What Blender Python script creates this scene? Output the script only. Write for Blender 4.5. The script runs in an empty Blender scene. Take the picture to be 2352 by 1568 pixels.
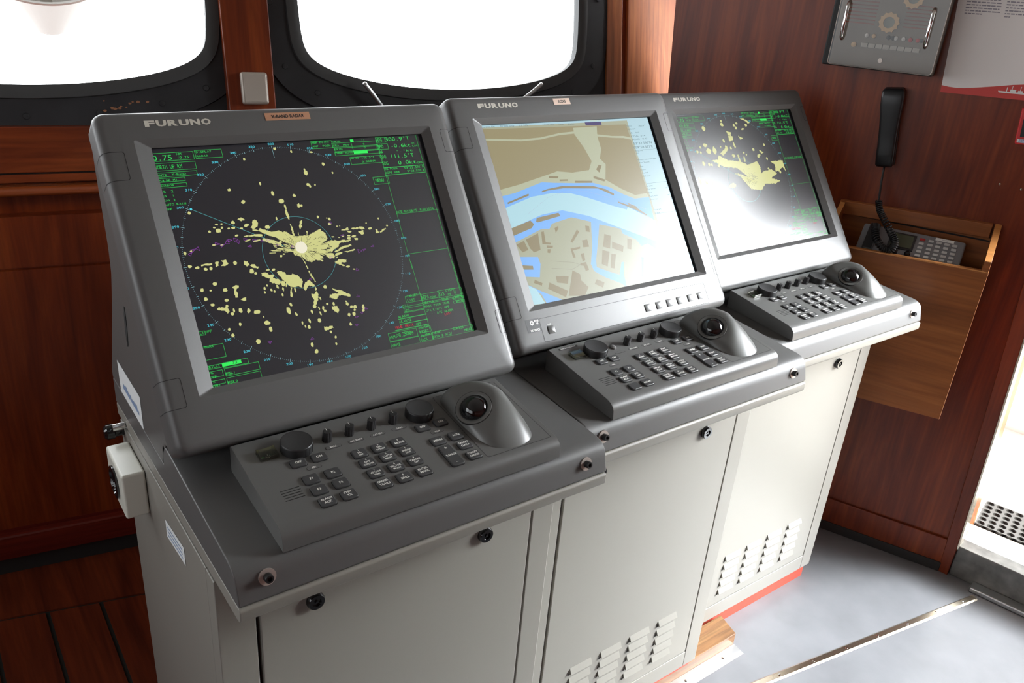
import bpy, bmesh, math, random
from mathutils import Matrix, Vector
R=math.radians
SC=bpy.context.scene; COL=SC.collection
random.seed(7)
# ------------------------------------------------------------------ materials
MAT={}
def nm(name):
    m=bpy.data.materials.new(name); m.use_nodes=True; nt=m.node_tree
    b=nt.nodes['Principled BSDF']; MAT[name]=m; return m,nt,b
def mat(name,col,rough=.5,metal=0,spec=.5,noise=0,nscale=40,bump=0,bscale=300,emit=None,es=1,coat=0,croll=.1):
    m,nt,b=nm(name)
    b.inputs['Base Color'].default_value=(*col,1); b.inputs['Roughness'].default_value=rough
    b.inputs['Metallic'].default_value=metal; b.inputs['Specular IOR Level'].default_value=spec
    if coat: b.inputs['Coat Weight'].default_value=coat; b.inputs['Coat Roughness'].default_value=croll
    if emit: b.inputs['Emission Color'].default_value=(*emit,1); b.inputs['Emission Strength'].default_value=es
    if noise or bump: tc=nt.nodes.new('ShaderNodeTexCoord')
    if noise:
        n=nt.nodes.new('ShaderNodeTexNoise'); n.inputs['Scale'].default_value=nscale; n.inputs['Detail'].default_value=6
        nt.links.new(tc.outputs['Object'],n.inputs['Vector'])
        r=nt.nodes.new('ShaderNodeValToRGB'); r.color_ramp.elements[0].position=.3; r.color_ramp.elements[1].position=.7
        r.color_ramp.elements[0].color=(*[c*(1-noise) for c in col],1); r.color_ramp.elements[1].color=(*[min(1,c*(1+noise)) for c in col],1)
        nt.links.new(n.outputs['Fac'],r.inputs['Fac']); nt.links.new(r.outputs['Color'],b.inputs['Base Color'])
    if bump:
        n2=nt.nodes.new('ShaderNodeTexNoise'); n2.inputs['Scale'].default_value=bscale; n2.inputs['Detail'].default_value=3
        nt.links.new(tc.outputs['Object'],n2.inputs['Vector'])
        bp=nt.nodes.new('ShaderNodeBump'); bp.inputs['Strength'].default_value=bump; bp.inputs['Distance'].default_value=.0006
        nt.links.new(n2.outputs['Fac'],bp.inputs['Height']); nt.links.new(bp.outputs['Normal'],b.inputs['Normal'])
    return m
def wood(name,c0,c1,c2,axis='Z',rough=.35,scale=1.0,coat=.12,dark=.62):
    m,nt,b=nm(name); tc=nt.nodes.new('ShaderNodeTexCoord'); mp=nt.nodes.new('ShaderNodeMapping')
    s=[9*scale]*3; s['XYZ'.index(axis)]=.9*scale; mp.inputs['Scale'].default_value=s
    nt.links.new(tc.outputs['Object'],mp.inputs['Vector'])
    n=nt.nodes.new('ShaderNodeTexNoise'); n.inputs['Scale'].default_value=2.2; n.inputs['Detail'].default_value=8; n.inputs['Roughness'].default_value=.62; n.inputs['Distortion'].default_value=.7
    nt.links.new(mp.outputs[0],n.inputs['Vector'])
    r=nt.nodes.new('ShaderNodeValToRGB'); e=r.color_ramp.elements; e[0].position=.3; e[0].color=(*c0,1); e[1].position=.72; e[1].color=(*c2,1)
    q=e.new(.5); q.color=(*c1,1)
    nt.links.new(n.outputs['Fac'],r.inputs['Fac'])
    mp2=nt.nodes.new('ShaderNodeMapping'); s2=[140*scale]*3; s2['XYZ'.index(axis)]=5*scale; mp2.inputs['Scale'].default_value=s2
    nt.links.new(tc.outputs['Object'],mp2.inputs['Vector'])
    n2=nt.nodes.new('ShaderNodeTexNoise'); n2.inputs['Scale'].default_value=1.0; n2.inputs['Detail'].default_value=4
    nt.links.new(mp2.outputs[0],n2.inputs['Vector'])
    r2=nt.nodes.new('ShaderNodeValToRGB'); r2.color_ramp.elements[0].position=.35; r2.color_ramp.elements[0].color=(dark,dark,dark,1); r2.color_ramp.elements[1].position=.6; r2.color_ramp.elements[1].color=(1,1,1,1)
    nt.links.new(n2.outputs['Fac'],r2.inputs['Fac'])
    mx=nt.nodes.new('ShaderNodeMix'); mx.data_type='RGBA'; mx.blend_type='MULTIPLY'; mx.inputs[0].default_value=.8
    nt.links.new(r.outputs['Color'],mx.inputs[6]); nt.links.new(r2.outputs['Color'],mx.inputs[7]); nt.links.new(mx.outputs[2],b.inputs['Base Color'])
    b.inputs['Roughness'].default_value=rough; b.inputs['Coat Weight'].default_value=coat; b.inputs['Coat Roughness'].default_value=.2; b.inputs['Specular IOR Level'].default_value=.35
    return m
mat('charcoal',(.106,.105,.103),.42,spec=.6,bump=.07,bscale=1400)
mat('charcoal_smooth',(.115,.115,.111),.36,spec=.6)
mat('dome_grey',(.130,.132,.126),.33,spec=.6)
mat('beige',(.262,.250,.222),.42,spec=.5,bump=.05,bscale=900)
mat('box_ivory',(.72,.72,.64),.3)
mat('gap',(.012,.012,.012),.8)
mat('black',(.014,.014,.015),.38)
mat('blackgloss',(.006,.006,.007),.06,spec=.8)
mat('key',(.052,.053,.055),.45)
mat('knob',(.020,.020,.021),.42)
mat('knobtop',(.03,.03,.031),.55)
mat('legend',(.80,.80,.75),.5)
mat('logo',(.62,.60,.52),.45)
mat('steel',(.62,.60,.57),.28,metal=1)
mat('washer',(.50,.44,.40),.35,metal=.5)
mat('chrome',(.85,.85,.85),.12,metal=1)
mat('copper',(.62,.33,.20),.42,metal=.35)
mat('copper2',(.72,.55,.45),.42,metal=.3)
mat('ink',(.02,.018,.016),.6)
mat('whiteink',(.85,.85,.82),.5)
mat('bluegrey',(.25,.36,.58),.5)
mat('paper',(.78,.80,.80),.55)
mat('posterpaper',(.90,.85,.82),.5)
mat('posterred',(.62,.06,.05),.5)
mat('texttone',(.33,.30,.34),.6)
mat('redpaint',(.50,.055,.025),.5,noise=.12,nscale=60)
mat('rubberblack',(.022,.022,.022),.7)
mat('painted_black',(.016,.016,.018),.5,noise=.35,nscale=12)
mat('gasket',(.05,.05,.05),.55)
mat('rust',(.30,.13,.06),.8)
mat('plate_steel',(.50,.44,.38),.4,metal=.3)
mat('lino',(.20,.203,.218),.33,noise=.10,nscale=9,bump=.15,bscale=500)
mat('brass',(.66,.58,.46),.25,metal=1)
mat('alum',(.70,.71,.72),.3,metal=1)
mat('sill_steel',(.17,.17,.16),.45,metal=.3,noise=.35,nscale=25)
mat('deck_white',(.86,.85,.80),.6)
mat('deck_seam',(.25,.22,.18),.8)
mat('ceiling',(.27,.24,.21),.7)
mat('phone_grey',(.23,.23,.24),.4)
mat('phone_dark',(.03,.03,.03),.3)
mat('lcd_green',(.10,.11,.07),.2)
mat('button_lt',(.6,.6,.58),.4)
mat('redbtn',(.45,.03,.03),.35)
mat('handset',(.012,.012,.013),.35)
mat('tan',(.62,.42,.22),.5)
mat('panel_taupe',(.15,.125,.10),.35,metal=.3,noise=.15,nscale=8)
mat('offwhite',(.42,.40,.36),.5)
mat('redcase',(.60,.03,.03),.4)
mat('caulk',(.012,.016,.013),.7)
wood('mahogany_v',(.105,.0145,.0035),(.19,.030,.0065),(.28,.054,.0105),'Z',dark=.75)
wood('mahogany_h',(.11,.018,.006),(.20,.037,.010),(.30,.065,.016),'X',dark=.78); wood('rail_wood',(.16,.032,.009),(.26,.055,.014),(.36,.085,.02),'X',dark=.85,rough=.2,coat=.9)
wood('mahogany_red',(.10,.010,.006),(.15,.016,.009),(.20,.025,.012),'X',rough=.3)
wood('mahogany_lit',(.20,.055,.015),(.34,.10,.03),(.46,.16,.05),'Z')  # paler mahogany for the jambs, the daylight on them is put into the colour
wood('floor_wood',(.08,.013,.005),(.145,.024,.007),(.22,.040,.011),'Y',rough=.45,scale=.8)
wood('teak',(.24,.070,.016),(.34,.105,.024),(.44,.15,.04),'X',rough=.4,scale=.9,dark=.75)
wood('teak_edge_lit',(.55,.22,.06),(.70,.30,.09),(.8,.38,.13),'X',rough=.4,dark=.85)  # brighter teak: light catching the pocket edges is painted in as colour
wood('raw_wood',(.16,.075,.035),(.27,.13,.05),(.34,.19,.08),'X',rough=.6,scale=1.5)
# glass: transparent with a weak gloss
def glassmat(name,fac=.06,rough=.02,tint=(1,1,1)):
    m,nt,b=nm(name); nt.nodes.remove(b); o=nt.nodes['Material Output']
    t=nt.nodes.new('ShaderNodeBsdfTransparent'); t.inputs[0].default_value=(*tint,1)
    g=nt.nodes.new('ShaderNodeBsdfGlossy'); g.inputs['Roughness'].default_value=rough
    x=nt.nodes.new('ShaderNodeMixShader'); x.inputs[0].default_value=fac
    nt.links.new(t.outputs[0],x.inputs[1]); nt.links.new(g.outputs[0],x.inputs[2]); nt.links.new(x.outputs[0],o.inputs['Surface'])
glassmat('window_glass',.04)
glassmat('cover_plastic',.05,.10,(.80,.78,.76))
glassmat('clear_plastic',.10,.05,(.8,.8,.75))
EM=1.0
def emis(name,col,es=1.0,base=.01,rough=.33): return mat(name,(base,base,base),rough,spec=.55,emit=col,es=es)
emis('scr_off',(.001,.001,.0015),1,rough=.3)
emis('scr_bg',(.0065,.006,.0095),1,.012); MAT['scr_bg'].node_tree.nodes['Principled BSDF'].inputs['Specular IOR Level'].default_value=.85
emis('e_green',(.03,.62,.10),.85); emis('e_greenfill',(.03,.78,.10),.95); emis('e_cyan',(.08,.62,.75),.9); emis('e_echo',(.58,.58,.23),.92)
emis('e_own',(.78,.74,.58),.95); emis('e_mag',(.34,.07,.50),.85); emis('e_red',(.75,.03,.05),.8); emis('e_tick',(.28,.55,.60),.8); emis('e_ring',(.10,.50,.52),.7)
emis('e_rear',(.008,.008,.01),1)
for k,c in dict(land=(.285,.245,.135),sand=(.41,.43,.30),low=(.345,.355,.25),water=(.175,.40,.80),pale=(.38,.61,.68),bld=(.235,.195,.105),side=(.38,.56,.63),tab=(.06,.04,.14),line=(.16,.17,.13),dash=(.35,.38,.5),mtext=(.10,.17,.20),mtext2=(.55,.5,.2),mag=(.62,.4,.7)).items(): emis('m_'+k,c,.95); MAT['m_'+k].node_tree.nodes['Principled BSDF'].inputs['Specular IOR Level'].default_value=.36
# ------------------------------------------------------------------ mesh builder
I4=Matrix.Identity(4)
def frame(o,ang=0,lean=0):
    return Matrix.Translation(Vector(o))@Matrix.Rotation(R(ang),4,'Z')@Matrix.Rotation(-R(lean),4,'X')
class M:
    def __init__(s,F=I4): s.F=F; s.v=[]; s.f=[]; s.mi=[]; s.mats=[]
    def m(s,name):
        if name not in s.mats: s.mats.append(name)
        return s.mats.index(name)
    def add(s,vs,fs,mt):
        k=len(s.v); s.v+= [s.F@Vector(p) for p in vs]; i=s.m(mt)
        for f in fs: s.f.append([k+a for a in f]); s.mi.append(i)
        return s
    def box(s,x0,x1,y0,y1,z0,z1,mt):
        if x0>x1: x0,x1=x1,x0
        if y0>y1: y0,y1=y1,y0
        if z0>z1: z0,z1=z1,z0
        vs=[(x,y,z) for z in (z0,z1) for y in (y0,y1) for x in (x0,x1)]
        return s.add(vs,[(0,2,3,1),(4,5,7,6),(0,1,5,4),(2,6,7,3),(0,4,6,2),(1,3,7,5)],mt)
    def prism(s,pts,a0,a1,mt,axis='x',side=None):
        # pts 2D; axis x: pts=(y,z); y: pts=(x,z); z: pts=(x,y)
        A=sum(pts[i][0]*pts[(i+1)%len(pts)][1]-pts[(i+1)%len(pts)][0]*pts[i][1] for i in range(len(pts)))
        if A<0: pts=pts[::-1]
        mk={'x':lambda p,a:(a,p[0],p[1]),'y':lambda p,a:(p[0],a,p[1]),'z':lambda p,a:(p[0],p[1],a)}[axis]
        n=len(pts); vs=[mk(p,a0) for p in pts]+[mk(p,a1) for p in pts]
        sd=[(i,(i+1)%n,n+(i+1)%n,n+i) for i in range(n)]
        caps=[tuple(range(n-1,-1,-1)),tuple(range(n,2*n))]
        if axis=='y': sd=[f[::-1] for f in sd]; caps=[f[::-1] for f in caps]
        if a1<a0: sd=[f[::-1] for f in sd]; caps=[f[::-1] for f in caps]
        s.add(vs,caps,mt); k=len(s.v)-2*n
        i=s.m(side or mt)
        for f in sd: s.f.append([k+a for a in f]); s.mi.append(i)
        return s
    def loops(s,L,mt,cap0=False,cap1=False,closed=True):
        n=len(L[0]); vs=[p for l in L for p in l]; fs=[]
        for k in range(len(L)-1):
            for i in range(n if closed else n-1):
                j=(i+1)%n; fs.append((k*n+i,k*n+j,(k+1)*n+j,(k+1)*n+i))
        if cap0: fs.append(tuple(range(n-1,-1,-1)))
        if cap1: fs.append(tuple((len(L)-1)*n+i for i in range(n)))
        return s.add(vs,fs,mt)
    def lathe(s,prof,c,mt,ax=(0,0,1),seg=24,cap=True):
        a=Vector(ax).normalized(); u=a.orthogonal().normalized(); w=a.cross(u); c=Vector(c)
        L=[[c+a*h+(u*math.cos(2*math.pi*i/seg)+w*math.sin(2*math.pi*i/seg))*r for i in range(seg)] for r,h in prof]
        return s.loops([[tuple(p) for p in l] for l in L],mt,cap,cap)
    def cyl(s,c,r,h,mt,ax=(0,0,1),seg=20,r2=None): return s.lathe([(r,0),(r if r2 is None else r2,h)],c,mt,ax,seg)
    def tube(s,pts,r,mt,seg=8,cap=True):
        P=[Vector(p) for p in pts]; L=[]; up=None
        for i,p in enumerate(P):
            d=(P[min(i+1,len(P)-1)]-P[max(i-1,0)]).normalized()
            u=(up-d*up.dot(d)).normalized() if up is not None else d.orthogonal().normalized()
            up=u; w=d.cross(u)
            L.append([tuple(p+(u*math.cos(2*math.pi*k/seg)+w*math.sin(2*math.pi*k/seg))*r) for k in range(seg)])
        return s.loops(L,mt,cap,cap)
    def poly(s,pts,mt): return s.add(pts,[tuple(range(len(pts)))],mt)
    def build(s,name,parent=None,world=None,bev=0,seg=2,ang=32,tri=False,smooth=True):

        W=MW[parent.name] if parent is not None else (world if world is not None else I4)
        inv=W.inverted(); me=bpy.data.meshes.new(name)
        me.from_pydata([tuple(inv@v) for v in s.v],[],s.f)
        for x in s.mats: me.materials.append(MAT[x])
        me.polygons.foreach_set('material_index',s.mi); me.update()
        if smooth:
            me.shade_smooth(); me.set_sharp_from_angle(angle=R(ang))
        o=bpy.data.objects.new(name,me); COL.objects.link(o)
        if parent is not None: o.parent=parent
        else: o.matrix_world=W
        MW[o.name]=W
        if bev:
            b=o.modifiers.new('Bevel','BEVEL'); b.width=bev; b.segments=seg; b.limit_method='ANGLE'; b.angle_limit=R(40); b.harden_normals=True
        return o
MW={}
# Objects store their frame in MW (parents of parts have identity local matrices below them)
def thing(name,label,cat,W,group=None):
    o=bpy.data.objects.new(name,None); COL.objects.link(o); o.empty_display_size=.05
    o.matrix_world=W; MW[o.name]=W; o['label']=label; o['category']=cat
    if group: o['group']=group
    return o
def tag(o,label,cat,group=None,kind=None):
    o['label']=label; o['category']=cat
    if group: o['group']=group
    if kind: o['kind']=kind
    return o
def struct(o): o['kind']='structure'; return o
def T(x,y,z): return Matrix.Translation((x,y,z))
def copy_tree(o,W,parent=None,skip=()):
    c=o.copy(); COL.objects.link(c)
    if parent is None: c.matrix_world=W
    else: c.parent=parent
    MW[c.name]=W if parent is None else MW[parent.name]
    for ch in [x for x in bpy.data.objects if x.parent==o]:
        if ch.name.split('.')[0] in skip: continue
        copy_tree(ch,W,c,skip)
    return c
# ------------------------------------------------------------------ text
_G={}
def glyph(ch,bold=0):
    k=(ch,bold)
    if k in _G: return _G[k]
    cu=bpy.data.curves.new('t','FONT'); cu.body=ch; cu.size=1; cu.resolution_u=2; cu.offset=bold
    ob=bpy.data.objects.new('t',cu); me=bpy.data.meshes.new_from_object(ob)
    vs=[(v.co.x,v.co.y) for v in me.vertices]; fs=[tuple(p.vertices) for p in me.polygons]
    bpy.data.meshes.remove(me); bpy.data.objects.remove(ob); bpy.data.curves.remove(cu)
    _G[k]=(vs,fs); return _G[k]
CAPH=max(v[1] for v in glyph('H')[0])
def text_mono(s,x0,y0,w,h,bold=0,fill=.84):
    """each character in its own equal cell; returns list of (verts2d,faces)"""
    out=[]; n=len(s); cw=w/max(n-.12,1)
    for i,ch in enumerate(s):
        if ch==' ': continue
        vs,fs=glyph(ch,bold)
        if not vs: continue
        a=min(v[0] for v in vs); b=max(v[0] for v in vs)
        narrow=ch in "1I.,:-'°/><*"; sx=(cw*fill)/max(b-a,1e-6)
        if narrow: sx=min(sx,(h/CAPH)*1.0)
        ww=(b-a)*sx; off=cw*.44-ww/2; sy=h/CAPH
        out.append(([(x0+i*cw+off+(v[0]-a)*sx,y0+v[1]*sy) for v in vs],fs))
    return out
def text_prop(s,cx,cy,h,w=None,bold=0,align='c'):
    """proportional text centred at (cx,cy), cap height h; squeezed into w"""
    vs,fs=glyph(s,bold)
    if not vs: return []
    k=h/CAPH; a=min(v[0] for v in vs); b=max(v[0] for v in vs); kx=k
    if w and (b-a)*k>w: kx=w/(b-a)
    if w and align=='fit': kx=w/(b-a)
    m=(a+b)/2
    return [([(cx+(v[0]-m)*kx,cy-h/2+v[1]*k) for v in vs],fs)]
def put(mm,T2,fn,mt):
    for vs,fs in T2: mm.add([fn(*p) for p in vs],fs,mt)
def rrect(x0,x1,y0,y1,r,n=4):
    P=[]
    for cx,cy,a in ((x1-r,y1-r,0),(x0+r,y1-r,90),(x0+r,y0+r,180),(x1-r,y0+r,270)):
        for k in range(n+1):
            q=R(a+90*k/n); P.append((cx+r*math.cos(q),cy+r*math.sin(q)))
    return P
CONE=(-0.0349,1.5587,1.3785)
CAMR=(0.42870,-0.66333,-0.08376)
CAMP=(-0.4166,-1.0109,1.4857)
EXPO=0.2
SKY=(1.35,[((.10,.97,.22),1.6,6.0),((-.88,.45,.15),2.5,1.7),((.765,-.46,.45),34,115)])
SUN=(.25,-.62,.75,20)

RT=[["0.75",-159.0,143.8,-134.3,7.1],["NM",-128.2,149.8,-121.8,2.9],["/0.25",-128.2,144.8,-113.3,3.4],["DISPLAY",-103.1,150.9,-83.0,2.7],["RADAR",-103.4,145.2,-88.4,2.7],["NORTH UP RM",-158.5,132.1,-124.8,5.5],["ANT2  X-BAND",-157.9,122.7,-122.3,2.7],["PULSE M1",-158.2,115.3,-134.5,2.7],["HARBOR",-158.3,108.5,-140.5,2.7],["IR  2",-158.3,100.3,-143.5,2.9],["ES  1",-158.5,94.5,-143.5,2.9],["EAV 2",-158.6,88.7,-143.4,2.8],["AUTO RAIN",-158.3,82.8,-131.7,2.9],["OFF",-158.4,76.7,-150.2,3.0],["REF POINT",59.5,154.7,86.1,2.9],["ANT  POSN",59.3,149.1,86.7,2.9],["GAIN",90.9,154.8,103.3,2.8],["11",137.1,154.8,142.7,2.9],["SEA  MAN",90.8,148.6,115.5,2.8],["0",138.2,148.5,141.2,2.9],["RAIN",90.5,142.6,103.5,2.8],["0",138.1,142.9,141.1,2.9],["TUNE AUTO",90.2,136.8,118.6,2.8],["HDG",161.2,152.1,170.7,5.7],["300.9°T",175.8,152.0,217.2,6.2],["SPD",160.3,141.5,170.1,5.5],["-0.6kt",182.4,141.3,216.7,6.0],["WT",219.1,145.2,224.7,2.6],["LOG",219.6,140.8,228.8,2.7],["*.*kt",188.6,133.8,217.5,3.6],["BB",160.2,133.7,166.3,3.3],["COG",159.7,125.4,169.8,5.5],["111.5°T",176.8,124.7,217.0,6.2],["SOG",160.6,115.0,170.4,5.5],["0.0kt",187.1,114.0,218.4,6.2],["GPS",219.5,113.4,229.0,2.9],["OS POSN",162.0,107.1,183.1,3.3],["53°32.591 N",194.8,106.3,229.2,3.6],["DGPS W84",161.0,101.0,185.0,3.4],[" 9°58.570 E",195.5,100.9,228.8,3.4],["MENU",142.1,89.6,155.7,5.1],["08:00",112.3,127.9,125.2,2.4],["146.3°T",129.6,127.3,150.4,3.0],["0.008NM",128.9,121.3,150.5,3.0],["DATE MAY/08/15  8:50 LOCAL",161.3,38.7,226.2,3.8],["IL1",-159.6,-88.2,-150.9,3.4],["OFF",-148.9,-87.7,-140.9,3.3],["MARK",-154.4,-106.8,-143.1,3.4],["BRILL1",-159.5,-132.9,-141.7,3.7],["73",-126.1,-133.1,-120.1,3.4],["EBL1",-137.3,-145.2,-125.3,3.6],["EBL2",-137.5,-156.9,-125.0,3.6],["HL",-156.6,-139.9,-151.2,2.9],["OFF",-156.7,-145.6,-149.0,3.0],["TX",-158.4,-151.6,-152.5,3.0],["STBY",-158.5,-157.2,-146.7,3.4],["TARGET",140.3,-88.6,158.4,3.7],["LIST",139.3,-94.8,151.5,3.6],["GZ1",128.9,-102.2,138.8,3.9],["GZ2",128.7,-109.2,138.8,3.8],["ALARM1",117.7,-116.4,135.8,3.8],["ALARM2",117.0,-123.4,136.9,3.8],["OFF",142.4,-131.4,151.2,3.4],["VRM1",95.6,-143.2,108.0,4.1],[">0.250NM<",107.9,-143.3,135.3,6.5],["VRM2",96.2,-154.9,109.2,3.9],["CU/TM",144.9,-138.1,160.0,3.8],["RESET",144.8,-144.0,160.0,3.8],["ALARM",145.1,-149.7,160.6,3.8],["ACK",145.0,-155.8,154.5,3.9],["TARGET",163.2,-149.4,180.7,3.8],["DATA & ACQ/",163.0,-155.4,197.2,4.0],["CURSOR",200.0,-149.8,218.9,3.9],["MENU",218.6,-155.1,231.4,3.9],["ARPA",162.5,-95.5,175.5,6.0],["MAN.",178.1,-96.2,189.6,3.5],["AIS",192.8,-95.4,202.3,6.1],["DISP",206.0,-90.3,218.6,3.7],["ON",206.4,-96.3,213.0,3.5],["VECTOR",163.5,-102.7,181.8,3.4],["TRUE",194.9,-102.5,207.4,3.7],["12MIN",214.2,-102.4,230.5,3.7],["3MIN",217.7,-109.5,230.4,3.8],["PAST POSN TRUE",163.9,-108.7,206.8,3.4],["CPA LIMIT OFF",163.9,-115.0,204.8,3.4],["-----",163.9,-119.0,178.1,1.1],["AIS ALARM",181.2,-120.9,209.5,3.7],["------",212.9,-119.7,230.9,1.1]]
RR=[["TRUE TRAIL",107.8,-130.8,139.0,3.5],["LOST",193.2,-125.2,205.2,3.4]]
RB=[[-158.0,142.8,-106.8,153.5],[-104.4,143.4,-69.5,154.6],[-158.9,129.7,-107.3,139.9],[-158.4,121.5,-108.1,127.0],[-158.3,114.6,-125.1,119.5],[-158.9,106.9,-124.8,111.8],[58.4,147.0,90.1,158.0],[90.3,134.3,162.7,139.4],[89.4,147.3,161.7,153.6],[91.4,140.6,163.1,145.7],[90.3,134.3,165.6,139.2],[160.9,150.8,175.8,158.5],[159.5,139.6,178.1,148.4],[111.4,119.5,163.0,130.5],[139.0,86.1,163.6,97.4],[161.0,110.9,230.4,110.5],[160.3,98.7,229.2,99.0],[-159.4,-89.5,-149.4,-84.3],[-159.6,-121.6,-131.4,-104.3],[-138.1,-135.6,-106.1,-129.0],[-137.7,-146.5,-93.8,-136.6],[-137.8,-157.4,-94.2,-148.8],[-160.6,-144.9,-140.6,-137.1],[-160.4,-154.4,-140.5,-149.2],[-160.5,-133.9,-138.2,-129.4],[137.2,-96.3,163.2,-86.6],[129.4,-103.8,162.9,-101.3],[129.5,-110.2,162.7,-109.0],[117.2,-118.1,163.6,-117.5],[117.4,-125.6,163.3,-125.2],[107.1,-132.7,162.2,-133.3],[95.1,-146.9,140.6,-135.0],[95.1,-157.2,141.5,-147.8],[144.8,-144.0,164.1,-136.2],[144.3,-157.0,163.9,-148.3],[162.6,-157.0,235.6,-146.9],[162.2,-96.7,193.7,-87.7],[192.0,-97.8,221.9,-87.0],[219.9,-97.9,233.7,-87.8],[214.1,-104.4,232.7,-100.0],[213.8,-110.0,233.6,-106.8],[162.4,-100.6,236.4,-102.6]]
RL=[[229.3,160.5,236.8,-50.8],[231.4,-45.8,232.1,-157.5],[161.1,151.5,161.5,-48.3],[161.9,-36.0,162.6,-145.5],[162.0,37.3,233.1,37.9],[162.4,-24.7,230.8,-24.6],[175.7,160.7,230.2,160.8],[120.4,158.6,119.6,135.8]]
RF=[[119.3,153.8,124.5,158.1],[119.8,135.5,142.4,140.2],[-139.1,-133.9,-114.8,-129.4]]
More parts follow.
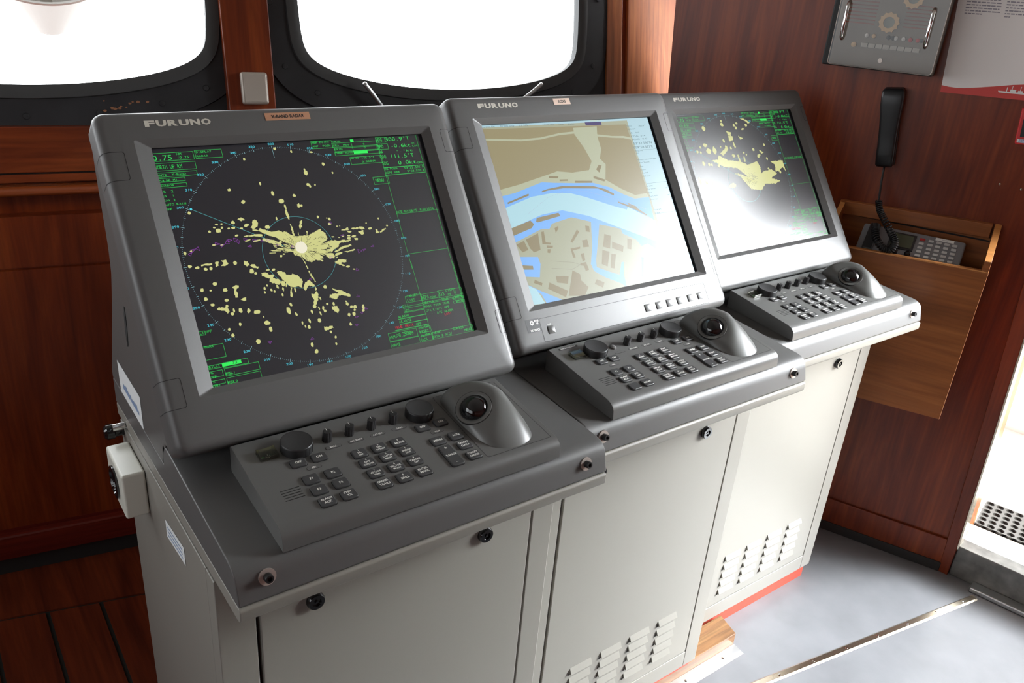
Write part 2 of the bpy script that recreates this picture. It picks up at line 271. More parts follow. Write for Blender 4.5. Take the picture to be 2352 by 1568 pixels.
RP=[[[-46.0,40.3],[-40.8,37.5],[-34.1,34.5],[-26.8,33.1],[-22.2,34.2],[-16.5,30.7],[-14.5,32.1],[-10.1,29.9],[-5.8,25.5],[-1.9,23.3],[3.5,22.6],[10.2,22.4],[18.1,22.0],[22.0,23.8],[29.5,26.3],[38.4,29.2],[38.6,25.8],[43.5,22.3],[44.2,14.2],[41.5,11.1],[35.3,9.6],[43.2,4.5],[42.5,1.8],[29.7,1.7],[25.9,0.5],[37.5,-3.3],[35.7,-5.9],[25.6,-4.6],[17.6,-0.6],[30.6,-11.5],[30.7,-13.2],[25.7,-12.5],[29.8,-16.5],[27.9,-17.4],[19.8,-13.4],[12.1,-16.3],[5.1,-13.0],[2.1,-7.6],[-3.9,-5.0],[-8.9,-2.7],[-9.1,0.7],[-19.3,3.7],[-20.5,5.6],[-14.6,4.8],[-15.7,8.8],[-7.9,5.0],[-1.7,7.5],[-10.2,13.1],[-19.7,18.8],[-27.0,24.2],[-35.7,28.0],[-44.1,32.9],[-48.5,36.8]],[[40.9,8.8],[49.8,11.2],[59.7,8.7],[78.3,8.7],[78.2,6.4],[59.9,5.2],[56.6,-0.1],[45.1,-5.5],[39.8,-3.6],[48.1,1.0],[43.7,6.2]],[[49.2,-5.5],[60.6,-0.6],[76.9,1.9],[77.5,-0.5],[66.1,-2.5],[51.8,-7.0]],[[63.5,-7.4],[80.7,-6.2],[80.4,-7.3],[67.6,-9.7]],[[36.5,-7.2],[46.8,-8.0],[49.1,-12.3],[46.4,-15.4],[38.2,-13.7],[35.0,-10.4]],[[45.0,-20.4],[53.5,-17.6],[63.6,-19.5],[62.7,-22.9],[55.8,-21.9],[54.1,-24.0],[59.0,-27.5],[56.4,-28.3],[48.2,-23.7]],[[67.6,24.0],[79.2,26.8],[79.4,23.2],[70.9,23.1]],[[120.1,19.0],[123.6,18.0],[124.5,12.5],[119.6,13.1]],[[125.6,14.1],[136.7,19.4],[137.2,17.0],[127.1,12.8]],[[-37.8,-20.7],[-28.9,-24.2],[-27.7,-27.7],[-21.7,-29.8],[-19.0,-27.9],[-12.1,-31.2],[-9.8,-34.9],[-6.9,-40.9],[-10.3,-47.0],[-9.9,-49.9],[-15.1,-46.3],[-21.8,-46.8],[-25.9,-45.6],[-29.0,-40.8],[-32.3,-36.9],[-35.8,-29.8],[-39.6,-23.7]],[[-60.2,-20.7],[-53.0,-21.7],[-49.8,-25.5],[-43.4,-25.9],[-46.2,-30.4],[-38.8,-32.7],[-36.2,-37.4],[-40.8,-40.5],[-52.1,-34.4],[-50.3,-29.8],[-59.9,-25.6]],[[-4.0,-42.5],[2.1,-40.6],[5.5,-44.5],[8.0,-49.9],[5.0,-50.6],[0.2,-47.6],[-7.2,-54.2],[-8.7,-49.5]],[[-0.6,-58.6],[3.3,-60.9],[9.1,-56.3],[9.7,-62.5],[6.2,-70.9],[2.6,-75.8],[-1.8,-79.5],[1.4,-70.0],[-0.4,-62.0]],[[31.4,-56.5],[37.9,-60.3],[44.5,-62.0],[55.2,-70.0],[54.4,-72.7],[44.7,-69.4],[38.0,-68.3],[33.1,-73.2],[23.8,-69.3],[25.5,-65.1],[31.9,-65.0],[38.9,-65.1],[32.3,-59.5]],[[23.8,-81.7],[31.7,-82.5],[33.1,-87.8],[30.5,-93.0],[27.2,-90.2],[23.7,-86.2]],[[5.2,-107.4],[10.4,-108.9],[17.4,-108.6],[18.2,-112.1],[11.7,-112.5],[6.7,-114.1],[4.8,-112.9]],[[-5.0,61.4],[-2.5,58.3],[-2.1,47.6],[-4.1,48.3]],[[-3.7,41.5],[-2.2,40.8],[-1.2,23.8],[-3.4,24.1]],[[10.8,43.3],[15.2,45.1],[14.2,41.2],[8.8,31.6],[8.4,34.5]],[[-0.9,-6.0],[1.5,-9.7],[5.3,-24.8],[3.6,-24.6],[2.2,-15.4]],[[7.1,-30.7],[8.8,-36.6],[11.3,-44.3],[9.1,-43.9],[7.3,-34.1]],[[-69.8,31.7],[-59.1,32.6],[-45.7,30.9],[-45.2,28.7],[-57.6,30.2],[-70.0,30.6]],[[-46.1,25.5],[-39.8,24.7],[-22.4,16.9],[-22.0,14.1],[-25.5,13.4],[-38.4,17.9],[-46.6,23.3]],[[-53.1,51.6],[-47.8,51.6],[-47.0,46.5],[-55.3,39.2],[-58.2,42.3],[-54.2,47.3]],[[-64.7,47.4],[-60.4,48.0],[-58.4,45.6],[-63.6,43.5],[-65.9,44.8]],[[-78.3,-1.8],[-73.8,-2.5],[-71.9,-7.1],[-76.2,-9.7],[-78.6,-7.2]],[[-71.8,-8.7],[-67.3,-7.7],[-61.1,-11.9],[-62.9,-14.9],[-70.2,-10.5]],[[-25.9,-45.6],[-23.6,-47.1],[-26.6,-54.3],[-27.5,-59.7],[-29.0,-59.4],[-27.8,-51.9]],[[92.9,19.3],[101.5,19.4],[100.6,14.2],[97.2,12.8],[93.4,16.8]],[[-133.1,0.9],[-119.0,1.3],[-119.2,-0.5],[-133.1,-1.2]],[[-114.8,1.9],[-110.3,1.9],[-111.6,-3.4],[-115.3,-4.7]],[[-107.1,3.2],[-100.3,2.9],[-98.6,-2.2],[-104.5,-5.0],[-109.1,-5.0],[-104.6,-0.8]],[[-128.0,-59.5],[-124.5,-57.3],[-117.6,-59.6],[-114.5,-55.6],[-112.7,-57.1],[-114.5,-60.1],[-112.7,-64.9],[-116.2,-67.7],[-118.5,-63.3],[-125.5,-61.6]],[[-102.2,-34.5],[-97.8,-32.4],[-93.1,-33.1],[-94.6,-36.9],[-97.0,-37.6],[-97.2,-45.0],[-97.6,-48.9],[-100.9,-48.9],[-101.4,-44.3],[-99.6,-37.2]],[[-95.9,-52.0],[-91.5,-50.5],[-87.5,-50.0],[-88.6,-54.4],[-91.6,-55.2],[-94.3,-52.8]],[[-72.4,55.4],[-67.0,57.9],[-62.7,53.7],[-67.8,52.4]]]
RE=[[-42.4,138.3,1.7,1.6],[-73.0,96.9,2.3,1.9],[-29.6,102.1,1.4,2.6],[-58.7,78.8,2.9,2.3],[-15.9,87.0,2.0,3.6],[-7.0,74.9,4.0,3.2],[-3.5,65.8,1.3,3.9],[-3.7,55.5,2.0,7.2],[3.7,150.5,2.0,2.2],[26.1,145.1,1.3,2.0],[39.2,112.4,2.9,3.5],[38.2,117.1,1.1,2.2],[37.5,95.3,2.3,1.9],[40.0,92.4,1.3,2.2],[13.4,81.0,2.3,2.4],[15.1,65.8,1.5,2.9],[19.9,65.4,1.2,1.6],[-131.0,70.7,1.9,2.4],[-79.2,52.1,2.5,2.3],[-100.8,51.6,2.2,1.1],[-94.2,51.5,1.6,1.0],[-104.6,47.8,1.7,1.0],[-94.9,46.6,1.8,1.6],[-100.6,43.2,3.4,3.0],[-112.1,43.0,1.7,1.6],[-86.6,44.6,1.9,1.0],[-80.5,44.6,2.8,1.6],[-70.1,42.7,2.1,1.2],[-78.7,33.8,2.5,1.1],[-35.7,40.9,3.4,2.3],[-50.5,47.3,3.5,5.0],[-148.8,18.4,1.6,2.4],[-110.7,24.7,2.5,1.2],[-100.9,23.5,2.0,1.0],[-140.8,20.2,1.7,1.0],[-147.0,0.5,2.5,1.8],[-138.8,-2.1,2.8,1.6],[-129.1,-5.7,2.4,1.2],[-121.9,-6.1,1.7,1.4],[-90.1,-2.8,2.5,2.7],[-20.0,50.9,1.1,2.8],[68.2,123.2,2.3,2.5],[78.6,109.4,1.3,1.6],[39.0,112.4,2.8,3.2],[36.9,94.9,2.0,2.2],[39.5,92.5,1.5,1.9],[47.5,93.6,1.2,1.5],[16.0,66.1,2.0,3.2],[19.7,65.6,1.6,1.9],[129.6,34.5,1.3,1.5],[108.4,29.8,1.3,0.9],[38.9,46.9,1.6,1.9],[54.9,41.9,2.1,2.1],[52.9,34.8,2.6,1.7],[51.3,43.6,1.1,0.9],[63.4,30.2,1.2,0.7],[67.2,30.2,0.8,0.7],[54.8,142.3,2.4,1.3],[-138.2,-2.2,2.4,1.8],[-128.8,-5.7,2.4,2.0],[-122.1,-5.6,2.0,2.2],[-122.2,-26.6,3.1,2.3],[-139.7,-32.0,2.1,2.3],[-129.5,-34.3,1.4,1.1],[-111.5,-36.4,2.9,2.5],[-138.1,-44.4,2.6,2.2],[-113.3,-50.0,2.8,2.3],[-131.9,-53.1,2.6,1.9],[-107.3,-64.8,1.4,2.5],[-110.3,-69.0,2.1,2.1],[-99.0,-66.2,2.3,3.3],[-88.7,-68.3,2.1,3.4],[-78.5,-71.8,4.4,2.8],[-71.5,-16.7,3.0,3.5],[-67.1,-20.4,2.1,1.6],[-69.4,-88.4,4.0,2.9],[-67.0,-97.7,2.1,3.6],[-103.9,-84.0,1.7,2.3],[-119.1,-88.2,1.7,1.7],[-116.7,-96.7,2.2,2.5],[-86.8,-110.8,3.0,2.9],[-71.8,-79.9,0.8,1.6],[-56.7,-38.9,1.1,1.6],[-60.9,-42.3,1.6,2.1],[-61.8,-47.6,1.3,1.9],[-52.6,-45.9,1.5,2.0],[-48.9,-48.3,1.2,1.6],[-43.4,-42.7,1.4,3.0],[-36.7,-47.3,1.2,2.8],[-39.4,-54.8,1.2,2.3],[-27.2,-55.3,1.2,4.7],[-20.6,-51.1,1.1,3.3],[-36.9,-77.1,2.7,4.9],[-32.0,-69.8,1.8,2.6],[-28.0,-83.9,1.5,2.6],[-22.9,-97.0,1.1,2.6],[-20.1,-102.8,1.0,2.1],[-12.4,-96.2,1.4,2.8],[-15.2,-104.5,1.9,3.0],[-5.8,-84.4,1.5,2.8],[-0.1,-78.2,2.7,2.3],[10.8,-68.2,1.1,2.4],[8.0,-53.9,1.4,2.6],[21.8,-53.5,2.4,2.7],[5.3,-81.2,1.0,2.4],[11.2,-82.0,1.6,2.8],[12.8,-86.5,2.1,2.2],[5.4,-89.1,1.2,3.1],[1.3,-98.1,2.5,2.8],[18.4,-77.5,1.8,1.4],[27.4,-79.0,1.7,2.4],[-17.6,-128.7,1.8,3.2],[-14.1,-138.8,3.0,2.8],[17.6,-125.0,1.6,2.1],[16.0,-134.2,1.4,2.0],[12.8,-116.7,1.6,2.1],[5.6,-31.9,0.7,3.1],[6.9,-35.7,0.8,3.5],[47.0,-82.1,2.2,2.4],[46.3,-78.4,1.2,1.1],[51.7,-87.5,2.7,2.0],[57.2,-88.2,2.7,2.7],[55.4,-92.5,1.7,1.6],[52.9,-98.0,2.5,3.0],[45.2,-97.7,2.1,2.5],[69.3,-90.9,2.2,3.6],[67.8,-95.3,2.2,2.0],[43.9,-111.4,2.0,2.4],[71.0,-34.9,2.2,0.9],[63.1,-29.7,2.9,1.5],[86.9,24.1,3.0,1.3],[92.3,23.8,2.7,1.5],[99.6,23.4,4.5,2.3],[112.2,21.1,2.9,1.8],[79.7,20.0,3.1,1.5],[83.9,12.5,3.7,1.6],[76.1,10.8,2.8,1.9],[86.7,8.3,3.0,1.6],[76.9,14.5,2.4,1.1],[66.9,8.8,3.2,0.9],[52.8,15.7,2.3,0.9],[68.0,14.7,2.0,0.8],[61.7,13.6,1.4,0.7],[54.5,-9.6,6.5,1.8],[50.2,-14.5,2.1,0.7],[38.7,46.8,1.3,2.1],[55.0,41.8,2.1,2.1],[63.1,30.2,1.2,0.8],[140.1,22.4,1.5,1.5],[108.9,29.8,1.1,0.7],[-20.0,50.7,0.9,2.7],[-35.1,40.7,3.3,2.3],[-27.3,-1.8,1.9,1.6],[-22.9,0.3,1.9,1.0],[-42.7,-19.1,2.5,1.6],[-50.0,-18.2,2.9,1.0],[-34.7,-39.9,2.7,4.1],[-31.0,-42.1,1.1,2.8],[4.5,26.1,0.7,2.1],[11.9,36.1,0.9,2.1],[17.0,27.2,0.8,1.6],[-43.9,23.5,3.1,1.6],[-54.6,23.5,5.2,1.3],[-66.2,25.3,4.5,1.0],[-50.9,31.6,6.3,0.8],[-52.5,37.8,4.2,1.1],[5.3,-28.8,1.0,1.3],[63.0,-30.1,2.8,1.1]]
AI=[[-141.9,17.1,2.7,1.8,40],[-137.6,21.3,3.1,2.0,20],[-131.4,21.7,2.5,2.0,-60],[-105.6,25.5,3.2,1.8,-10],[-99.9,23.0,2.7,1.6,20],[-93.1,27.0,2.7,2.7,80],[-88.7,28.3,2.7,1.8,0],[-81.0,28.5,2.9,2.5,0],[-80.0,25.3,2.2,2.2,160],[-68.3,27.3,2.7,1.6,0],[-57.0,24.6,2.7,1.6,0],[-46.6,22.3,2.7,1.6,0],[-66.1,17.1,2.5,1.4,180],[-8.3,9.8,1.6,2.0,90],[67.2,16.2,2.5,1.1,180],[54.9,37.1,1.3,2.0,70],[87.5,-10.0,3.1,3.1,0],[94.6,-8.8,2.3,1.4,20],[107.9,-5.6,2.3,1.3,190],[4.2,-39.3,1.3,2.2,80],[75.2,-35.7,1.8,2.5,100],[65.6,-73.4,1.3,2.5,90],[72.3,-93.0,1.1,2.7,80],[64.9,-98.6,1.3,2.5,-90],[56.0,-102.7,2.3,1.4,0],[52.2,-114.5,1.3,2.5,-90],[-38.3,22.3,2.7,1.4,10],[-27.4,14.3,2.2,1.4,10],[42.4,-13.1,2.2,2.0,20],[-72.4,-114.9,1.4,2.7,-90],[-15.3,-120.4,1.4,2.7,90]]
HL=[-127.6,75.4]
MP=[["land",[[-160.8,152.9],[173.6,147.6],[175.7,1.3],[139.0,1.5],[108.9,16.4],[81.4,40.0],[47.5,36.8],[-28.1,42.2],[-65.3,50.1],[-155.0,34.0],[-154.3,90.6]]],["sand",[[-155.1,45.3],[-114.7,50.9],[-46.2,63.8],[-24.5,68.1],[8.9,63.1],[48.9,64.9],[61.2,81.2],[52.7,107.7],[39.8,134.4],[41.3,146.6],[98.7,147.0],[93.0,127.9],[92.9,102.8],[82.8,84.7],[92.5,72.8],[80.7,43.8],[111.8,23.7],[141.7,8.4],[173.8,9.2],[175.2,0.1],[138.6,0.6],[113.5,11.5],[83.8,25.7],[48.2,38.7],[7.3,42.7],[-40.6,47.5],[-65.0,50.8],[-127.6,36.7],[-155.2,33.6]]],["sand",[[-162.3,136.6],[-81.4,131.0],[-38.9,132.3],[6.9,138.4],[41.7,139.7],[40.2,135.6],[5.4,134.4],[-40.2,128.6],[-82.6,127.6],[-162.1,133.1]]],["sand",[[92.9,131.7],[129.2,126.5],[158.1,125.0],[176.3,120.5],[176.3,116.3],[156.4,120.8],[127.9,123.0],[91.3,127.5]]],["water",[[-155.0,34.0],[-127.5,37.1],[-64.9,51.2],[-40.4,48.0],[7.5,43.2],[48.9,40.3],[84.9,28.6],[113.8,12.2],[138.8,1.1],[175.7,1.3],[170.7,-44.1],[154.8,-33.5],[112.7,-15.2],[110.2,-17.4],[75.1,-5.1],[21.4,16.1],[-10.6,26.3],[-49.8,29.9],[-95.6,27.2],[-157.0,12.8]]],["pale",[[-157.0,12.8],[-95.6,27.2],[-49.8,29.9],[-10.6,26.3],[21.4,16.1],[75.1,-5.1],[110.2,-17.4],[115.2,-12.9],[173.5,-45.7],[171.8,-91.2],[115.5,-65.3],[61.4,-40.4],[17.0,-19.7],[-38.8,-3.0],[-85.3,-6.2],[-156.2,-23.2]]],["water",[[-156.2,-23.2],[-85.3,-6.2],[-38.8,-3.0],[17.0,-19.7],[61.4,-40.4],[115.5,-65.3],[171.8,-91.2],[216.4,-150.8],[163.5,-160.6],[154.1,-134.1],[159.4,-104.7],[136.6,-86.6],[119.0,-89.3],[111.3,-75.9],[82.2,-60.0],[82.3,-51.4],[57.0,-43.6],[34.7,-37.3],[20.4,-66.9],[3.1,-100.3],[-0.2,-112.9],[28.0,-126.6],[46.8,-134.2],[60.2,-112.0],[66.1,-112.8],[56.7,-136.9],[54.6,-158.2],[43.9,-149.4],[13.0,-133.8],[-8.4,-118.8],[-10.8,-105.5],[3.9,-74.3],[17.5,-30.5],[-5.2,-23.2],[-23.8,-17.6],[-69.3,-24.2],[-77.9,-32.5],[-94.0,-30.6],[-156.7,-47.8]]],["low",[[-156.7,-47.8],[-94.0,-30.6],[-77.9,-32.5],[-69.3,-24.2],[-23.8,-17.6],[-5.2,-23.2],[17.5,-30.5],[3.9,-74.3],[-10.8,-105.5],[-8.4,-118.8],[13.0,-133.8],[43.9,-149.4],[54.1,-159.4],[-72.1,-156.4],[-139.5,-158.5],[-155.5,-120.3],[-152.7,-89.6]]],["low",[[34.7,-37.3],[82.3,-51.4],[82.2,-60.0],[111.3,-75.9],[119.0,-89.3],[136.6,-86.6],[159.4,-104.7],[163.5,-160.6],[54.6,-158.2],[56.7,-136.9],[66.1,-112.8],[60.2,-112.0],[46.8,-134.2],[28.0,-126.6],[-0.2,-112.9],[3.1,-100.3],[20.4,-66.9]]],["water",[[-157.3,-72.3],[-118.9,-77.6],[-117.9,-90.1],[-127.2,-112.4],[-156.1,-106.9]]],["water",[[-158.0,-119.9],[-131.6,-136.4],[-95.0,-157.1],[-101.0,-158.3],[-128.5,-158.2],[-133.5,-141.7]]],["pale",[[-154.9,-122.6],[-140.7,-131.6],[-131.1,-157.7],[-158.4,-155.3]]],["water",[[111.0,-109.3],[116.1,-111.3],[101.1,-146.0],[96.5,-145.3]]],["bld",[[-157.5,-23.1],[-112.7,-13.5],[-107.1,-21.0],[-114.7,-27.0],[-158.1,-36.4]]],["bld",[[-101.6,-17.1],[-97.9,-10.6],[-48.7,-6.6],[-46.6,-12.7],[-98.0,-18.6]]],["bld",[[-157.0,-86.8],[-134.5,-91.1],[-135.5,-97.7],[-157.1,-94.5]]],["bld",[[-93.8,-115.3],[-67.0,-119.3],[-73.1,-132.2],[-95.0,-126.4]]],["bld",[[-55.2,-110.7],[-41.2,-119.7],[-42.6,-131.2],[-31.5,-144.5],[-44.1,-158.7],[-79.3,-152.9]]],["bld",[[-110.8,-124.0],[-77.5,-144.1],[-85.5,-154.2],[-117.2,-134.2]]],["bld",[[-138.9,-115.1],[-125.4,-122.8],[-128.2,-126.9],[-142.1,-120.2]]],["bld",[[-133.2,-45.2],[-104.6,-37.3],[-109.4,-66.4],[-124.0,-68.9],[-129.5,-61.4]]],["bld",[[-155.3,-51.3],[-137.8,-46.8],[-134.1,-63.1],[-147.1,-65.8]]],["bld",[[-97.2,-35.9],[-91.5,-35.5],[-94.2,-54.6],[-84.0,-57.1],[-85.0,-60.0],[-102.0,-57.1]]],["bld",[[-93.5,-60.5],[-81.0,-62.8],[-83.1,-66.4],[-95.1,-64.8]]],["bld",[[-94.5,-67.2],[-87.9,-68.1],[-91.6,-74.5],[-96.7,-73.1]]],["bld",[[-19.1,-40.6],[-16.0,-45.7],[-37.6,-63.0],[-41.0,-60.3]]],["bld",[[-15.0,-61.2],[-3.0,-61.1],[-3.6,-74.5],[-16.8,-74.0]]],["bld",[[-45.5,-72.5],[-23.4,-71.9],[-24.7,-75.3],[-41.2,-76.6],[-40.2,-89.6],[-45.7,-88.8]]],["bld",[[-26.6,-84.4],[-19.2,-84.3],[-21.0,-97.0],[-27.4,-98.4]]],["bld",[[-33.7,-101.0],[-20.8,-100.5],[-18.8,-114.9],[-26.7,-116.1],[-27.5,-106.6],[-34.9,-104.4]]],["bld",[[39.8,-56.1],[53.3,-61.4],[42.9,-84.2],[28.1,-78.7]]],["bld",[[52.2,-72.1],[76.0,-83.7],[70.4,-94.0],[47.7,-83.7]]],["bld",[[24.4,-84.2],[39.2,-89.8],[24.7,-115.3],[13.4,-108.9]]],["bld",[[42.3,-93.8],[52.2,-96.4],[39.4,-121.1],[31.1,-118.7]]],["bld",[[90.7,-70.9],[100.5,-74.6],[91.9,-92.0],[83.3,-89.6]]],["bld",[[-8.2,-134.1],[6.7,-142.3],[0.4,-150.8],[-15.4,-141.2]]],["bld",[[1.9,-35.9],[10.1,-38.1],[7.7,-48.6],[-0.5,-46.4]]],["bld",[[-66.7,-32.6],[-58.7,-30.1],[-58.5,-33.6],[-67.2,-41.9]]],["bld",[[-24.3,52.6],[-5.7,51.5],[-6.7,48.7],[-25.4,49.8]]],["bld",[[9.1,47.4],[48.7,44.0],[47.4,40.5],[7.8,43.9]]],["bld",[[55.3,53.3],[79.8,43.9],[76.9,40.4],[53.5,48.5]]],["bld",[[-58.4,37.7],[-22.9,40.5],[46.6,34.4],[74.4,25.8],[91.0,15.6],[89.6,12.0],[56.8,28.6],[-21.6,36.1],[-56.4,35.2],[-71.3,33.1],[-70.5,35.3]]],["bld",[[-148.6,22.1],[-100.3,33.4],[-100.1,30.0],[-148.2,19.4]]],["bld",[[94.6,0.4],[137.8,-17.8],[156.9,-32.4],[154.8,-33.5],[130.5,-19.5],[93.7,-2.0]]],["bld",[[115.4,-4.2],[136.1,-13.8],[139.6,-21.7],[118.7,-8.3]]],["bld",[[75.1,72.8],[81.7,71.1],[71.1,58.2],[65.9,64.8]]],["bld",[[-46.0,60.3],[-25.1,58.6],[-27.7,55.2],[-47.1,57.3]]],["tab",[[72.3,155.9],[111.6,155.8],[111.6,149.2],[73.1,149.7]]],["side",[[174.8,154.8],[236.3,154.9],[230.5,0.0],[237.3,-160.3],[193.7,-162.7],[171.2,-42.9],[171.4,15.8]]]]
MT=[["NorthUp RM",-156.2,155.1,-129.9,3.0],["ECDIS only",-117.2,154.9,-88.3,3.1],["1:5 555",-77.5,154.2,-59.4,3.1],["ChartOnly",-26.1,153.7,-0.9,3.2],["Other",9.3,153.1,22.6,2.9],["Radar",32.3,152.4,47.4,2.9],["HDG",174.0,142.6,185.4,3.2],["300.9°",204.0,141.4,221.6,3.2],["SPD WT",174.2,135.8,194.1,2.9],["SB   0.0",175.1,128.4,200.7,2.8],["COG  314",175.9,121.2,214.3,3.2],["SOG  0.0",175.5,115.2,216.7,2.9],["53°32.593'N",177.4,105.8,225.8,5.0],["009°58.573'E",174.2,97.8,225.4,4.9],["WGS 84",174.7,92.1,194.9,2.7],["GPS",175.8,87.5,183.4,2.2],["Route not selected",175.1,74.1,224.3,2.9],["Plan Speed",176.9,68.5,203.6,2.7],["Plan",175.8,61.2,184.3,2.4],["Route",175.0,54.4,188.2,2.4],["Dist WP",176.1,47.6,191.7,2.7],["Off track",176.2,41.0,196.5,2.7],["To WPT",175.6,20.8,194.0,2.6],["Dist WOP",176.1,14.9,199.4,2.7],["Time",175.3,8.1,186.8,2.4],["Turn RAD",176.2,0.9,199.5,2.6],["Turn rate",175.4,-5.7,196.8,2.7],["WPT",224.3,13.3,231.2,2.9],["NM",224.4,-0.6,230.3,2.7],["Next",177.8,-26.1,197.9,2.6],["ETA",177.8,-33.2,191.2,2.4]]
MY=[[223.9,-117.7],[230.4,-131.7]]
NP=[[[-59.3,62.3],[-33.9,48.9],[1.5,43.9],[27.7,34.1],[61.6,39.7],[67.0,25.9],[63.5,10.0],[73.6,14.6],[103.3,17.7],[118.0,5.7],[93.3,-3.1],[121.6,-12.2],[102.7,-17.4],[67.9,-14.4],[45.4,-28.4],[12.9,-22.9],[-8.6,5.2],[14.7,6.0],[-12.9,29.1],[-55.1,34.9],[-75.4,46.7],[-89.5,51.5],[-65.6,52.4]],[[49.2,143.9],[62.6,143.4],[79.5,133.2],[72.5,130.8],[64.0,137.9]],[[-10.7,117.1],[4.1,112.4],[0.0,103.4],[-9.3,107.8]],[[-8.6,105.1],[5.6,103.1],[3.3,93.9],[-9.6,94.6]],[[108.2,36.4],[153.3,36.0],[152.5,8.5],[145.6,20.0],[115.3,8.7],[120.2,27.4]],[[-25.9,17.1],[-11.3,15.9],[20.9,2.8],[46.2,-9.9],[16.2,-7.4]],[[-125.0,7.2],[-118.0,-1.0],[-84.3,-14.1],[-91.1,-21.2],[-117.8,-8.6]],[[-52.3,65.8],[-22.7,82.2],[-22.5,74.3],[-43.8,60.0]],[[24.9,103.4],[38.8,96.0],[28.2,93.9]],[[1.1,59.7],[6.6,59.3],[6.5,38.2],[2.1,41.2]],[[78.9,68.2],[94.7,59.0],[85.6,56.9]]]
NE=[[-81.1,125.7,5.6,6.6],[-92.7,87.6,7.0,4.3],[-109.5,83.5,3.2,2.7],[-87.2,73.2,7.7,7.1],[-68.0,73.3,6.0,9.3],[-17.1,140.4,3.6,2.8],[-17.9,132.0,5.1,4.5],[32.3,132.5,3.4,2.9],[21.1,128.9,3.4,3.5],[25.7,122.1,3.7,4.0],[62.9,127.1,4.6,3.5],[47.2,118.4,5.3,2.3],[1.8,82.1,3.3,7.3],[-28.4,94.4,2.9,4.5],[-26.8,77.2,4.4,6.8],[-12.2,76.3,3.3,2.9],[-44.8,80.9,2.5,2.0],[-122.3,74.1,3.4,3.8],[-112.8,71.7,3.1,3.3],[-114.8,46.9,4.2,5.4],[-98.4,43.7,3.2,3.8],[-90.8,42.1,3.2,3.3],[-69.2,38.5,3.9,3.8],[104.2,77.5,3.2,3.5],[62.3,68.1,3.8,3.4],[25.5,62.9,3.4,2.5],[21.6,47.8,3.0,7.4],[-11.1,57.9,5.1,3.9],[71.7,51.1,3.5,4.0],[99.5,43.8,3.2,3.5],[-142.6,11.2,3.4,5.8],[-141.7,3.6,3.4,5.8],[-124.4,4.6,2.7,4.3],[-104.3,0.9,3.4,4.8],[94.2,19.8,3.1,2.9],[128.4,14.5,4.8,4.1],[131.8,8.8,3.2,3.4],[-45.6,-9.8,14.5,5.4],[-7.1,95.8,4.4,3.9],[76.0,53.5,5.4,2.9],[32.8,57.6,2.6,2.1]]
# ================================================================== CONSOLES (frame: x right, y away, z up; one shared layout)
ZF=1.115
OFFS=[Vector((0,0,0)),Vector((.5354,.0395,.0006)),Vector((1.0897,.1175,-.0144))]
TL=.6167; ST,CT=math.sin(TL),math.cos(TL)
def B(s,t,d=0): return (s,t*ST-CT*d,ZF+t*CT+ST*d)          # bezel plane point
def BF(d): return lambda s,t: B(s,t,d)
KS=R(7.706)
def K(x,w,h=0): return (x,-.29+w*math.cos(KS)-h*math.sin(KS),.898+w*math.sin(KS)+h*math.cos(KS))
KF=Matrix.Translation((0,-.29,.898))@Matrix.Rotation(KS,4,'X')
KF2=lambda h: (lambda x,w: K(x,w,h))
